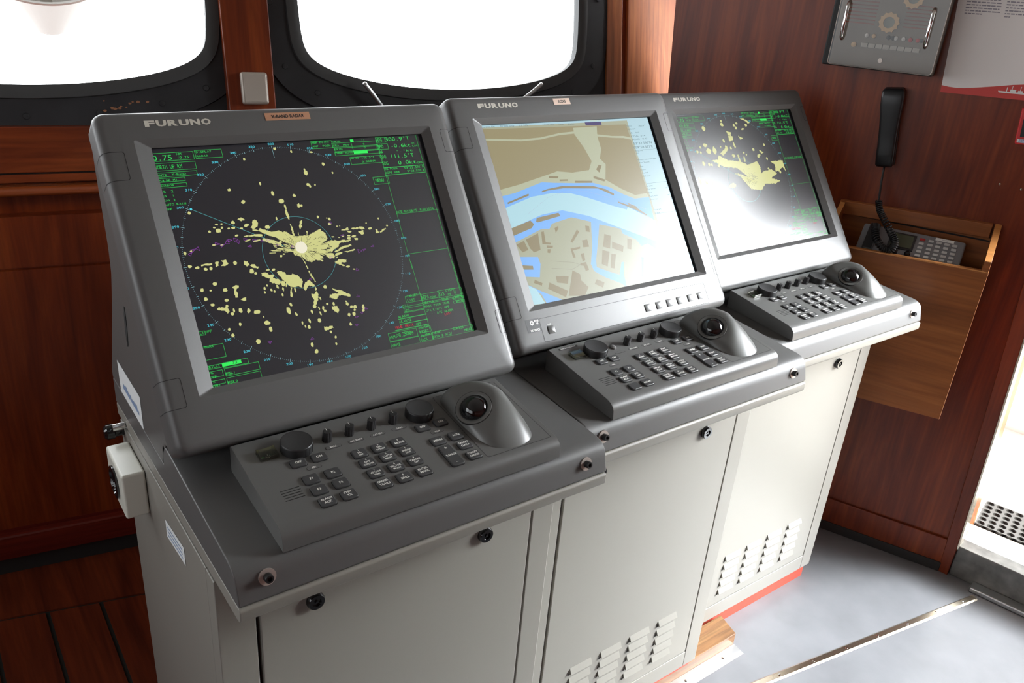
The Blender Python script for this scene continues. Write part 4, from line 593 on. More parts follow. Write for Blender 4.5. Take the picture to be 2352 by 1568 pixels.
# sort: land first
lay={'land':0,'low':1,'water':2,'pale':3,'sand':1.5,'bld':5,'tab':6}
order=[(k,P) for k,P in MP if k!='side']
dd=d
for k,P in order:
    dd+=.000005
    if len(P)<3: continue
    q=clipp(P,XL,XS if k!='tab' else XR,YB,.1555 if k!='tab' else YT); m.poly([B(x,y,dd) for x,y in q],'m_'+k)
d=-.01095
for s_,x0,y0,x1,h in MT: put(m,text_prop(s_,(x0+x1)/2000,y0/1000+h/2000,h/1000*.9,(x1-x0)/1000,align='fit'),BF(d),'m_mtext')
put(m,text_prop('TM-reset off',.0975,.1585,.0032,.026),BF(d+.00003),'m_mtext2')
for y in (.0945,.0275,-.0330): line(m,XS+.001,y,XR-.001,y,.0004,d,'m_mtext')
# shore and fairway lines, quay links
def pl(L,w,mt,dash=0):
    for i in range(len(L)-1):
        (x0,y0),(x1,y1)=L[i],L[i+1]
        if dash:
            n=max(1,int(math.hypot(x1-x0,y1-y0)/dash))
            for j in range(0,n): line(m,x0+(x1-x0)*j/n,y0+(y1-y0)*j/n,x0+(x1-x0)*(j+.55)/n,y0+(y1-y0)*(j+.55)/n,w,d,mt)
        else: line(m,x0,y0,x1,y1,w,d,mt)
rect(m,XR-.0065,-.116,XR-.0005,-.104,d,'m_mtext2')
pl([(-.112+.0,-.001),(-.060,.0235),(-.02,.030),(.03,.0255),(.10,.002),(.160,-.022)],.0004,'m_dash',.004)
pl([(-.096,-.088),(-.048,-.0975),(-.035,-.1035),(-.055,-.109),(-.098,-.101)],.0004,'m_line')
m.build('screen',disp2,smooth=False)
# lower control strip of the chart display
m=M(F)
o_=rrect(-.1625,.2360,-.2215,-.1815,.003); i_=rrect(-.1619,.2354,-.2209,-.1821,.0026)
m.loops([[B(s,t_,.0003) for s,t_ in o_],[B(s,t_,.0003) for s,t_ in i_]],'gap'); m.build('control_strip',disp2,smooth=False)
def pbtn(s,t_,lab,w=.0068):
    m=M(F); a=rrect(s-w,s+w,t_-.0068,t_+.0068,.0018); b=rrect(s-w+.0012,s+w-.0012,t_-.0056,t_+.0056,.0012)
    m.loops([[B(x,y,0) for x,y in a],[B(x,y,.0010) for x,y in a],[B(x,y,.0016) for x,y in b]],'charcoal_smooth',False,True)
    if lab: put(m,text_prop(lab,s-.002,t_+.0098,.0026,.014),BF(.0005),'legend')
    m.build('push_button',disp2)
pbtn(-.143,-.2035,'Lock')
for s,l in ((.0785,'Mode'),(.1065,'Enter'),(.1335,'Select'),(.1610,''),(.1895,'+'),(.2165,'–')): pbtn(s,-.2045,l)
m=M(F); put(m,text_prop('0735',-.1685,-.1840,.0030,.010,bold=.035),BF(.0006),'whiteink'); put(m,text_prop('10',-.1675,-.1885,.0030,.006,bold=.035),BF(.0006),'whiteink'); put(m,text_prop('MU-201CE',-.1750,-.1985,.0034,.0185,bold=.035),BF(.0006),'whiteink')
P=[]; 
for i in range(32):
    a=2*math.pi*i/32; r=.0042 if i%4<2 else .0034; P.append(B(-.1785+r*math.cos(a),-.1862+r*math.sin(a),.0006))
m.poly(P,'whiteink'); m.poly([B(-.1785+.0016*math.cos(R(a)),-.1862+.0016*math.sin(R(a)),.0008) for a in range(0,360,30)],'key'); m.poly([B(-.190,-.1795,.0003),B(-.1625,-.1795,.0003),B(-.1625,-.2015,.0003),B(-.190,-.2015,.0003)][::-1],'key')
m.build('approval_marks',disp2,smooth=False)
m=M(F); m.lathe([(.0009,0),(.0006,.0007)],B(.1478,-.2062,0),'e_greenfill',(0,-CT,ST),8); m.build('status_light',disp2)
# ================================================================== ROOM
FWF=frame((-.24,.97,0),-10)          # lower front wall: x along wall, -y into the room
WWF=frame((-.24,.99,1.108),-10,12)   # raked window wall
def wtri(pts): return pts
def add_struct(name,m,W,bev=0,**k): return struct(m.build(name,world=W,bev=bev,**k))
# ---- front wall below the windows
FL,FR_=-2.6,1.62
m=M(FWF); m.prism([(-.002,.130),(.05,.130),(.05,.918),(-.002,.918),(-.002,.8035),(.003,.802),(.003,.799),(-.002,.7975)],FL,FR_,'mahogany_v'); add_struct('wall_front',m,FWF)
m=M(FWF); m.prism([(.030,.918),(.05,.918),(.05,.965),(.030,.965)],FL,FR_,'mahogany_v'); add_struct('trim_1',m,FWF)
m=M(FWF); pts=[(.05,.966)]+[(-.012+.016*math.cos(R(a)),.976+.0105*math.sin(R(a))) for a in range(270,89,-15)]+[(.05,.9865)]
m.prism(pts,FL,FR_,'rail_wood'); hr=tag(m.build('handrail',world=FWF,ang=60),'polished wooden handrail running along the front wall under the left window','handrail')
m=M(FWF); m.box(FL,FR_,.012,.05,.987,.992,'mahogany_v'); m.box(FL,FR_,-.002,.05,.992,1.0085,'mahogany_h'); m.box(FL,FR_,.004,.05,1.0085,1.0125,'gap'); add_struct('trim_2',m,FWF)
m=M(FWF); m.box(FL,FR_,-.004,.06,1.0125,1.108,'mahogany_h'); add_struct('trim_3',m,FWF,bev=.002)
m=M(FWF); m.prism([(-.022,.056),(.05,.056),(.05,.131),(-.003,.131),(-.003,.122),(-.019,.121),(-.022,.117)],FL,FR_,'mahogany_red'); add_struct('baseboard_front',m,FWF)
m=M(FWF); m.box(FL,FR_,-.003,.06,-.02,.056,'rubberblack'); add_struct('baseboard_front_kick',m,FWF)
# ---- raked window wall: black steel plate with rounded openings
_H0=[(0,.0755),(.08,.0775),(.16,.0845),(.235,.0965),(.295,.1115),(.338,.1290),(.362,.1490),(.375,.1720),(.381,.2050),(.381,.86),(.372,.90),(.345,.935),(.300,.955),(.16,.965),(0,.968)]
HP=[]
for i in range(len(_H0)-1):
    a,b=_H0[i],_H0[i+1]; n_=3 if abs(a[1]-b[1])<.2 else 8
    HP+= [(a[0]+(b[0]-a[0])*k/n_,a[1]+(b[1]-a[1])*k/n_) for k in range(n_)]
HP.append(_H0[-1])
_WC={}
def winloop(c,grow=0,y=0):
    if not _WC:
        full=HP+[(-x,z) for x,z in HP[-2:0:-1]]; n=len(full)
        for _ in range(10): full=[((full[i-1][0]+2*full[i][0]+full[(i+1)%n][0])/4,(full[i-1][1]+2*full[i][1]+full[(i+1)%n][1])/4) for i in range(n)]
        _WC[0]=full
    ctr=(0,.52); out=[]
    full=_WC[0]; n=len(full)
    for i in range(n):
        a=full[i-1]; b=full[(i+1)%n]; tx,tz=b[0]-a[0],b[1]-a[1]; L=math.hypot(tx,tz); nx,nz=tz/L,-tx/L
        out.append((c+full[i][0]+nx*grow,y,full[i][1]+nz*grow))
    return out
def plate_cell(m,x0,x1,c,z0,z1,y,mt):
    lo=winloop(c,0,y); n=len(lo); outer=[]
    for p in lo:
        dx,dz=p[0]-c,p[2]-.52
        k=min(((x1-c) if dx>0 else (c-x0))/max(abs(dx),1e-6),((z1-.52) if dz>0 else (.52-z0))/max(abs(dz),1e-6)); outer.append((c+dx*k,y,.52+dz*k))
    m.loops([outer,lo],mt)
    # fill corners
    cor=[(x1,z0),(x1,z1),(x0,z1),(x0,z0)]
    for cx,cz in cor:
        # find neighbours straddling the corner
        for i in range(n):
            a,b=outer[i],outer[(i+1)%n]
            ea=(abs(a[0]-cx)<1e-5,abs(a[2]-cz)<1e-5); eb=(abs(b[0]-cx)<1e-5,abs(b[2]-cz)<1e-5)
            if (ea[0]!=eb[0] or ea[1]!=eb[1]) and (any(ea) and any(eb)) and not (all(ea) or all(eb)): m.add([a,b,(cx,y,cz)],[(0,2,1)],mt)
CELLS=[(-1.44,-.40,-.86),(-.40,.506,.051),(.506,1.475,1.006)]
m=M(WWF)
for x0,x1,c in CELLS: plate_cell(m,x0,x1,c,-.012,1.12,0,'painted_black'); m.loops([winloop(c,0,0),winloop(c,0,.02)],'painted_black')
m.box(-2.6,-1.44,0,.02,-.012,1.12,'painted_black')
add_struct('wall_front_window_plate',m,WWF,smooth=False)
for k,(x0,x1,c) in enumerate(CELLS):
    m=M(WWF); m.loops([winloop(c,.094,-.001),winloop(c,.092,-.007),winloop(c,.026,-.007),winloop(c,.024,-.001)],'painted_black')
    LB=winloop(c,.060,-.007)
    for i in range(0,len(LB),5):
        p=LB[i]; m.lathe([(.0070,0),(.006,.002),(.0002,.0025)],p,'painted_black',(0,-1,0),8,False)
    fr=struct(m.build('window_%d'%(k+1),world=WWF)); 
    m=M(WWF); m.loops([winloop(c,.026,-.006),winloop(c,.024,-.013),winloop(c,.008,-.015),winloop(c,-.003,-.010),winloop(c,-.004,.004)],'gasket'); m.build('gasket',fr)
    m=M(WWF); m.loops([winloop(c,.002,.012)],'window_glass',False,True); m.build('pane',fr,smooth=False)
# rust flecks on the first window flange
m=M(WWF)
for i in range(11):
    s=.19+random.random()*.10; t_=.035+ (s-.19)*.17+random.uniform(-.010,.012); r=random.uniform(.001,.003)
    m.poly([(s+r*1.8*math.cos(R(a))*random.uniform(.6,1.2),-.0085,t_+r*math.sin(R(a))) for a in range(0,360,45)],'rust')
m.build('rust_patch',bpy.data.objects['window_2'],smooth=False)
# posts between windows
def post(name,x0,x1,mt='mahogany_v'):
    m=M(WWF); m.box(x0,x1,-.034,.0,-.03,1.12,mt); return add_struct(name,m,WWF,bev=.003)
post('trim_4',.4535,.5580); post('trim_5',-.4550,-.3500)
m=M(WWF); m.box(1.475,1.524,-.010,.02,-.03,1.12,'mahogany_lit'); m.box(1.524,1.545,.004,.03,-.03,1.12,'mahogany_v'); m.box(1.545,1.86,-.006,.02,-.03,1.12,'mahogany_lit'); add_struct('trim_6',m,WWF,bev=.002)
m=M(WWF); m.box(-2.6,-1.40,-.02,0,-.03,1.12,'mahogany_v'); add_struct('trim_7',m,WWF)
# small metal box on the post
W=WWF@T(.5110,-.034,.0755); t=thing('switch_box','small beige metal box with bright edges on the wooden post between the two windows','switch box',W)
m=M(WWF); m.box(.4815,.5405,-.052,-.034,.0405,.1105,'plate_steel'); m.build('case',t,bev=.006,seg=3)
m=M(WWF); m.box(.4875,.5345,-.0535,-.052,.0455,.1055,'plate_steel'); m.build('cover',t,bev=.0015)
# window clamp levers
for (a,b,lab) in (((.7700,.088),(.8120,.040),'bright metal window lever left of the two below the middle window'),((1.2500,.093),(1.2010,.056),'bright metal window lever right of the two below the middle window')):
    m=M(WWF); p0=(a[0],-.040,a[1]); p1=(b[0],-.026,b[1]); m.tube([p0,((a[0]+b[0])/2,-.036,(a[1]+b[1])/2),p1],.0052,'alum',12); m.lathe([(.0002,-.006),(.0045,-.004),(.0062,0),(.0045,.004),(.0002,.006)],p0,'alum',(0,0,1),12,False)
    m.tube([p1,(b[0],-.001,b[1])],.006,'alum',10)
    tag(m.build('window_lever',world=WWF@T(b[0],-.001,b[1])),lab,'lever',group=None)
# ---- right wall
AWF=frame((1.72,-.15,0),-67)
m=M(AWF); m.prism([(-.805,0),(.1530,0),(.1265,.5722),(.104,1.10),(.056,2.2),(-.953,2.2),(-.8825,1.207)],0,.05,'mahogany_v',axis='y'); add_struct('wall_right',m,AWF,bev=.0015)
m=M(AWF); m.prism([(-.80,-.01),(.1505,-.01),(.1455,.108),(-.80,.108)],-.008,.001,'mahogany_v',axis='y'); m.box(-.80,.1500,-.012,.001,0,.030,'rubberblack'); add_struct('baseboard_right',m,AWF,bev=.002)
B0=(1.782,-.323,0); BWF=frame(B0,-78)
m=M(BWF); m.prism([(-.0345,0),(-.009,0),(-.0095,.0957),(-.0215,.46),(-.0335,.731),(-.052,1.2),(-.085,2.2),(-.140,2.2),(-.0885,1.10),(-.0605,.5722)],-.006,.05,'mahogany_v',axis='y'); dr=struct(m.build('door_1',world=BWF,bev=.002))
m=M(BWF); m.prism([(-.009,.0957),(-.005,.0957),(-.0175,.46),(-.0295,.731),(-.048,1.2),(-.081,2.2),(-.085,2.2),(-.052,1.2),(-.0335,.731),(-.0215,.46)],-.009,.05,'brass',axis='y'); m.build('door_edge_strip',dr)
m=M(BWF); m.prism([(-.0345,0.0),(-.004,.0),(-.0345,.731),(-.086,2.2),(-.140,2.2),(-.0605,.5722)],.05,.17,'mahogany_lit',axis='y'); m.build('outer_jamb',dr)
m=M(BWF); m.box(-.009,1.15,.004,.055,0,.0985,'sill_steel'); m.build('door_sill',dr,bev=.003)
m=M(BWF); m.box(.055,1.15,-.034,.004,0,.014,'alum'); m.build('threshold_strip',dr,bev=.003)
m=M(BWF); m.box(.95,2.6,0,.05,0,2.2,'mahogany_v'); m.box(-.1,.95,0,.05,1.98,2.2,'mahogany_v'); add_struct('wall_right_aft',m,BWF)
# ---- other walls, ceiling and floor
def wallbox(name,x0,x1,y0,y1,z0,z1,mt): m=M(); m.box(x0,x1,y0,y1,z0,z1,mt); return add_struct(name,m,I4)
m=M()
m.box(-2.30,-2.25,-2.9,1.5,0,1.05,'mahogany_v'); m.box(-2.30,-2.25,-2.9,1.5,2.0,2.2,'mahogany_v')
m.box(-2.30,-2.25,-2.9,-1.9,1.05,2.0,'mahogany_v'); m.box(-2.30,-2.25,1.1,1.5,1.05,2.0,'mahogany_v'); m.box(-2.30,-2.25,-.45,-.35,1.05,2.0,'mahogany_v'); add_struct('wall_left',m,I4)
wallbox('wall_back',-2.30,2.6,-2.95,-2.90,0,2.2,'mahogany_v')
m=M(); m.box(-2.35,2.6,-2.95,1.75,2.19,2.24,'ceiling'); add_struct('ceiling',m,I4)
m=M(); m.prism([(-2.3,-2.95),(2.40,-2.95),(1.90,-.60),(1.84,-.30),(1.45,.75),(.85,.86),(.85,.08),(-.20,.08),(-2.3,.08)],-.03,0,'lino',axis='z'); add_struct('floor',m,I4)
# wood-block floor at the left: boards with dark caulked seams
m=M(); hx=lambda x:(1.012-(x+.24)*.1763)
m.prism([(-2.3,.08),(.85,.08),(.85,hx(.85)),(-2.3,hx(-2.3))],-.03,-.004,'caulk',axis='z')
xs=-.452; tl=lambda x: .826-(x+.435)*.2557
k=-17
while k<12:
    x0=xs+k*.1118+.0045; x1=xs+(k+1)*.1118-.0045; k+=1
    if x1>.84: break
    m.prism([(x0,.082),(x1,.082),(x1,tl(x1)-.004),(x0,tl(x0)-.004)],-.004,0,'floor_wood',axis='z')
m.prism([(-2.3,tl(-2.3)+.004),(.85,tl(.85)+.004),(.85,hx(.85)),(-2.3,hx(-2.3))],-.004,0,'floor_wood',axis='z')
add_struct('floor_wood_boards',m,I4)
# floor strips
def strip(name,p0,p1,w,h,mt,label,cat,screws=0,prof=None):
    d=Vector((p1[0]-p0[0],p1[1]-p0[1],0)); L=d.length; ang=math.degrees(math.atan2(d.y,d.x)); W=frame((*p0,0),ang)
    m=M(W); m.prism(prof or [(-w/2,0),(w/2,0),(w*.3,h),(-w*.3,h)],0,L,mt)
    t=thing(name,label,cat,W); m.build('strip',t,bev=.0006)
    for i in range(screws):
        m=M(W); m.lathe([(.0034,0),(.0028,.0012),(.0002,.0016)],(L*(i+.55)/screws,0,h),'chrome',seg=10,cap=False); m.build('screw',t)
strip('floor_edge_strip',(.10,-.128),(1.750,-.4075),.022,.003,'brass','long brass edging strip screwed across the grey floor','floor strip',screws=15)
strip('floor_angle_strip',(.50,-.1785),(1.022,-.1785),.030,.0035,'alum','short wide aluminium strip at the foot of the worn wood base','floor strip',screws=4,prof=[(-.016,0),(.0155,0),(.0155,.0045),(.010,.0045),(-.013,.0012)])
# worn wood base under the first two cabinets
m=M(); m.prism([(-.24,-.163),(1.020,-.163),(1.036,-.100),(.872,-.100),(.872,.235),(-.24,.235)],0,.040,'raw_wood',axis='z')
pb=tag(m.build('plinth_block',world=T(.4,0,0),bev=.0015),'worn raw wood base board with scuffed front, under the middle console','wooden base')
for k in range(9):
    pass
# ---- socket box on the left side of the nearest cabinet
W=T(-.2135,.15,.73); t=thing('socket_box','ivory plastic socket box fixed to the left side of the nearest cabinet','socket box',W)
m=M(); m.box(-.2475,-.2140,.098,.196,.694,.770,'box_ivory'); 
m.build('case',t,bev=.004,seg=3)
m=M(); m.lathe([(.026,0),(.026,.003),(.022,.004),(.020,.001),(.004,.001)],(-.2475,.150,.732),'blackgloss',(-1,0,0),28)
for a in (0,120,240): m.cyl((-.2485,.150+.010*math.cos(R(a)),.732+.010*math.sin(R(a))),.0025,.004,'chrome',(-1,0,0),10)
m.build('socket',t)
m=M(); m.lathe([(.010,0),(.010,.012),(.0125,.014),(.0125,.024),(.008,.028),(.002,.028)],(-.214,.232,.772),'blackgloss',(-1,0,.0),20); m.cyl((-.214,.210,.790),.006,.018,'chrome',(-1,0,0),12)
tag(m.build('cable_connector',world=T(-.214,.185,.752)),'small black and chrome cable connector behind the ivory socket box','connector')
# ---- wooden wall pocket with phone
PW=AWF@T(-.16,0,.52); t=thing('wall_pocket','light teak wall pocket holding the grey telephone, beside the door','wall pocket',PW)
D=.152; s0,s1=-.3550,.0240
m=M(AWF); m.prism([(s0,.512),(s1,.523),(s1,.9180),(s0,.9050)],-D,-D+.012,'teak',axis='y'); m.build('front_panel',t,bev=.0012)
m=M(AWF); m.prism([(s0,.9052),(s1,.9182),(s1,.9212),(s0,.9082)],-D-.0004,-D+.0124,'teak_edge_lit',axis='y'); m.build('front_edge',t)
m=M(AWF); m.prism([(s0,.512),(s1-.006,.523),(s1-.006,.968),(s0,.958)],-.012,-.001,'teak',axis='y'); m.box(s0+.012,s1-.012,-.0125,-.0118,.958,.962,'gap'); m.build('back_panel',t,bev=.001)
m=M(AWF); m.prism([(s0,.9585),(s1-.020,.9690),(s1-.020,1.004),(s0,.993)],-.022,-.001,'teak',axis='y'); m.build('back_rail',t,bev=.002)
def side(x0,x1,nm_,z):
    m=M(AWF); m.prism([(-D+.012,.524),(-.001,.524),(-.001,z+.084),(-.020,z+.084),(-D-.001,z+.026),(-D-.001,z+.002),(-D+.012,z+.001)],x0,x1,'teak'); m.build(nm_,t,bev=.0012)
    m=M(AWF); m.prism([(-.020,z+.0842),(-.001,z+.0842),(-.001,z+.0852),(-.020,z+.0852),(-D-.001,z+.0275),(-D-.001,z+.026)],x0+.0005,x1-.0005,'teak_edge_lit'); m.build('side_edge',t)
side(s1-.016,s1-.001,'side_panel',.9180); side(s0+.001,s0+.014,'side_panel',.905)
m=M(AWF); m.box(s0+.014,s1-.016,-D+.012,-.013,.526,.535,'teak'); m.build('bottom_panel',t)
# telephone lying tilted in the pocket
PH=AWF@T(-.158,-.080,.932)@Matrix.Rotation(R(34),4,'X'); 
t=thing('telephone','grey desk telephone with keypad and small screen lying in the teak pocket','telephone',PH)
m=M(PH); m.box(-.121,.119,-.058,.040,-.022,0,'phone_grey'); m.build('body',t,bev=.005,seg=3)
m=M(PH); m.box(-.052,.008,-.026,.026,0,.003,'phone_dark'); m.box(-.047,.003,-.020,.021,.003,.0036,'lcd_green'); m.build('display',t,bev=.0008)
m=M(PH); m.box(.050,.092,.0270,.0355,0,.0010,'whiteink'); put(m,text_prop('BRIDGE',.071,.0312,.0030,.022),lambda a,b:(a,b,.0013),'texttone'); m.build('name_strip',t,smooth=False)
for r in range(5):
    for c_ in range(5):
        x=.024+.018*c_; y=.0190-.0135*r
        if c_==0: x=.022
        m=M(PH); m.box(x-.0060,x+.0060,y-.0036,y+.0036,0,.0032,'button_lt' if not(c_==0 and r==0) else 'redbtn'); m.build('phone_button',t,bev=.0012)
m=M(PH); m.box(-.106,-.080,-.056,.034,0,.013,'phone_dark'); m.build('cradle',t,bev=.004)
for x in (-.030,.000): 
    m=M(PH); m.lathe([(.0072,0),(.0072,.008),(.0050,.011),(.0002,.0115)],(x,-.040,0),'blackgloss',seg=16,cap=False); m.build('turn_knob',t)
# handset on the wall with coiled cord
HF=AWF@T(-.2830,0,1.19)@Matrix.Rotation(R(-7.0),4,'Y'); 
t=thing('telephone_handset','black telephone handset hanging upright on the wood wall above the teak pocket','handset',HF)
m=M(HF); 
L=[]
for z,w,y0,y1 in ((-.093,.0175,-.014,-.034),(-.088,.0205,-.012,-.039),(-.060,.0215,-.010,-.041),(-.042,.0210,-.012,-.040),(-.010,.0215,-.014,-.041),(.030,.0235,-.014,-.042),(.055,.0255,-.012,-.043),(.076,.0262,-.010,-.043),(.090,.0255,-.012,-.041),(.096,.0215,-.014,-.036)):
    L.append([(x,y,z) for x,y in rrect(-w,w,y1,y0,.006,3)])
m.loops(L,'handset',True,True); m.build('receiver',t,ang=50)
m=M(HF); m.box(-.024,.022,-.012,-.001,-.092,.098,'black'); m.build('wall_cradle',t,bev=.004)
# cord: straight lead, then coil looping down into the pocket
ctrl=[(-.2715,-.026,1.105),(-.2660,-.050,1.065),(-.2565,-.090,1.024)]
m=M(AWF); m.tube(ctrl,.0026,'handset',8); 
path=[(-.2565,-.090,1.024),(-.2480,-.100,1.005),(-.2330,-.108,.987),(-.2080,-.125,.962),(-.1925,-.135,.944),(-.1925,-.140,.926),(-.2110,-.138,.920),(-.2350,-.128,.938),(-.2440,-.110,.956),(-.2470,-.100,.966)]
def cr(P,n):
    out=[]; P=[Vector(p) for p in P]; Q=[P[0]]+P+[P[-1]]
    for i in range(1,len(Q)-2):
        for j in range(n):
            t_=j/n; a,b,c,d=Q[i-1],Q[i],Q[i+1],Q[i+2]
            out.append(.5*((2*b)+(c-a)*t_+(2*a-5*b+4*c-d)*t_*t_+(3*b-a-3*c+d)*t_**3))
    return out+[P[-1]]
pp=cr(path,56); h=[]; up=None
for i,p in enumerate(pp):
    d=(pp[min(i+1,len(pp)-1)]-pp[max(i-1,0)]).normalized(); u=(up-d*up.dot(d)).normalized() if up else d.orthogonal().normalized(); up=u; w=d.cross(u)
    a=i*2*math.pi/11; h.append(p+(u*math.cos(a)+w*math.sin(a))*(.0062+.0016*min(1,i/200)))
m.tube(h,.0022,'handset',6); m.build('coiled_cord',t,ang=70)
# ---- instrument box with clear cover
IF=AWF@T(-.336,0,1.325); t=thing('instrument_box','wall instrument box with clear plastic cover and two chrome handles, above the black handset','instrument box',IF)
m=M(AWF); m.box(-.4760,-.2175,-.045,-.001,1.3230,1.72,'rubberblack'); m.build('back_box',t,bev=.004)
m=M(AWF); m.box(-.4560,-.2160,-.055,-.0455,1.3270,1.715,'panel_taupe'); ip_=m.build('instrument_panel',t,bev=.002)
m=M(AWF)
m.loops([[(x,-.100,z) for x,z in rrect(-.4520,-.2160,1.3290,1.72,.008,3)],[(x,-.046,z) for x,z in rrect(-.4560,-.2120,1.3250,1.724,.008,3)]],'cover_plastic'); m.poly([(x,-.100,z) for x,z in rrect(-.4520,-.2160,1.3290,1.72,.008,3)],'cover_plastic')
m.loops([[(x,-.1004,z) for x,z in rrect(-.4520,-.2160,1.3290,1.72,.008,3)],[(x,-.1012,z) for x,z in rrect(-.4512,-.2168,1.3298,1.719,.008,3)],[(x,-.1004,z) for x,z in rrect(-.4506,-.2174,1.3304,1.718,.008,3)]],'washer')
m.build('clear_cover',t,smooth=False)
for s_ in (-.4300,-.2450):
    m=M(AWF); m.tube([(s_,-.101,1.389),(s_,-.112,1.393),(s_,-.116,1.400),(s_,-.116,1.460),(s_,-.112,1.467),(s_,-.101,1.471)],.0042,'chrome',12); m.build('cover_handle',t,ang=60)
for (x,z,ro) in ((-.3400,1.4330,.021),(-.2990,1.4900,.021),(-.3300,1.560,.024)):
    m=M(AWF); P1=[];P2=[];n=36
    for i in range(n):
        a=2*math.pi*i/n; r=ro*(1.0 if i%3 else 1.14); P1.append((x+r*math.cos(a),-.0600,z+r*math.sin(a))); P2.append((x+ro*.60*math.cos(a),-.0600,z+ro*.60*math.sin(a)))
    m.loops([[(p[0],-.0555,p[2]) for p in P1],P1,P2,[(p[0],-.0555,p[2]) for p in P2]],'tan'); m.poly([(p[0],-.0562,p[2]) for p in P2],'lcd_green'); m.build('toothed_ring',ip_,smooth=False)
for i in range(8):
    x=-.3900+.0166*i; m=M(AWF); m.box(x,x+.0152,-.062,-.0555,1.3730,1.3835,'offwhite'); m.build('white_switch',ip_,bev=.0012)
for x,mt in ((-.382,'button_lt'),(-.366,'tan'),(-.333,'black'),(-.323,'black'),(-.316,'button_lt'),(-.299,'button_lt'),(-.284,'redbtn'),(-.268,'redbtn'),(-.260,'black')):
    m=M(AWF); m.lathe([(.0052,0),(.0045,.006),(.0002,.007)],(x,-.0555,1.4000),mt,(0,-1,0),12,False); m.build('indicator_lamp',ip_)
m=M(AWF)
for k in range(7): m.box(-.440,-.372,-.0562,-.0555,1.425+.008*k,1.4278+.008*k,'mahogany_h'); m.box(-.308,-.250,-.0562,-.0555,1.425+.008*k,1.4278+.008*k,'mahogany_h')
m.lathe([(.006,0),(.006,.006),(.0002,.007)],(-.407,-.0555,1.377),'tan',(0,-1,0),12,False)
m.build('wiring_rows',ip_,smooth=False)
m=M(AWF); m.lathe([(.0052,0),(.0052,.003),(.0030,.003)],(-.333,-.101,1.350),'washer',(0,-1,0),16); m.build('cover_latch',t)
# ---- poster
QF=AWF@T(-.02,0,1.29); t=thing('poster','white information poster with red wavy bottom edge, on the wood wall beside the instrument box','poster',QF)
def px0(z): return -.1940-(z-1.289)*.083
m=M(AWF); m.prism([(px0(1.2892),1.2892),(.34,1.3045),(.34,1.56),(px0(1.555),1.56)],-.0042,-.0012,'posterpaper',axis='y'); m.build('sheet',t)
wave=[(-.1955,1.3052),(-.178,1.3035),(-.160,1.3035),(-.1458,1.3050),(-.110,1.3115),(-.0711,1.3195),(-.048,1.3250),(-.0268,1.3285),(.02,1.333),(.10,1.330),(.20,1.318),(.34,1.312)]
m=M(AWF); lo=[(px0(1.2892),1.2892)]+[(x,1.2892+(x+.194)*.0287) for x,_ in wave[1:]]
for i in range(len(wave)-1): m.poly([(lo[i][0],-.0046,lo[i][1]),(lo[i+1][0],-.0046,lo[i+1][1]),(wave[i+1][0],-.0046,wave[i+1][1]),(wave[i][0],-.0046,wave[i][1])],'posterred')
m.build('red_band',t,smooth=False)
m=M(AWF); y=-.0049
def sx(x,z): return (x,y,z)
m.poly([sx(-.0745,1.3085),sx(-.072,1.3050),(.010,y,1.3075),(.016,y,1.3120),sx(-.020,1.3100)],'whiteink')
for x,w,h in ((-.058,.002,.010),(-.050,.012,.006),(-.0475,.0012,.014),(-.034,.010,.005),(-.030,.0012,.014),(-.020,.010,.004),(-.010,.001,.013),(.0,.008,.004)): m.poly([sx(x,1.3085),sx(x+w,1.3088),sx(x+w,1.3088+h),sx(x,1.3085+h)],'whiteink')
m.build('ship_emblem',t,smooth=False)
m=M(AWF); y=-.0049
random.seed(3)
for col,(xa,xb,zt,n) in enumerate(((-.190,-.118,1.4660,26),(-.1080,-.030,1.4660,26))):
    for r in range(14):
        z=zt+.0063*r; x=xa-(z-1.466)*.083+(.0 if col==0 else 0); xe=xb-(z-1.466)*.083
        if r==0: xe=x+(.036 if col==0 else .012)
        if col==1: x+=.0; 
        while x<xe-.002:
            w=random.uniform(.003,.011); w=min(w,xe-x)
            m.poly([sx(x,z+(x-xa)*.02),sx(x+w,z+(x+w-xa)*.02),sx(x+w,z+.0024+(x+w-xa)*.02),sx(x,z+.0024+(x-xa)*.02)],'texttone'); x+=w+.0016
m.build('text_block',t,smooth=False)
# ---- red device at the frame edge
RFm=AWF@T(.03,0,1.2); t=thing('red_call_point','small red wall device with black window, below the poster at the right edge','alarm box',RFm)
m=M(AWF); m.prism([(-.0080,1.1990),(.075,1.2020),(.070,1.2820),(-.0150,1.2790)],-.030,-.001,'redcase',axis='y'); m.build('case',t,bev=.003)
m=M(AWF); m.poly([(-.0015,-.0305,1.2165),(.066,-.0305,1.2190),(.063,-.0305,1.2590),(-.0055,-.0305,1.2560)],'black'); m.build('black_window',t,smooth=False)
m=M(AWF); m.poly([(-.0045,-.0305,1.2030),(.050,-.0305,1.2050),(.0490,-.0305,1.2130),(-.0052,-.0305,1.2110)],'whiteink'); m.poly([(-.0008,-.0307,1.2036),(.049,-.0307,1.2054),(.0482,-.0307,1.2124),(-.0014,-.0307,1.2106)],'bluegrey'); put(m,text_mono('026',.0002,1.2048,.012,.0048),lambda a,b:(a,-.0310,b+a*.03),'whiteink'); m.build('number_tag',t,smooth=False)
for x,z in ((-.0098,1.0980),(.037,1.0942),(-.70,1.17)):
    m=M(AWF); m.lathe([(.0026,0),(.0002,.0012)],(x,-.0005,z),'brass',(0,-1,0),8,False); o=m.build('wall_screw',bpy.data.objects['wall_right'])
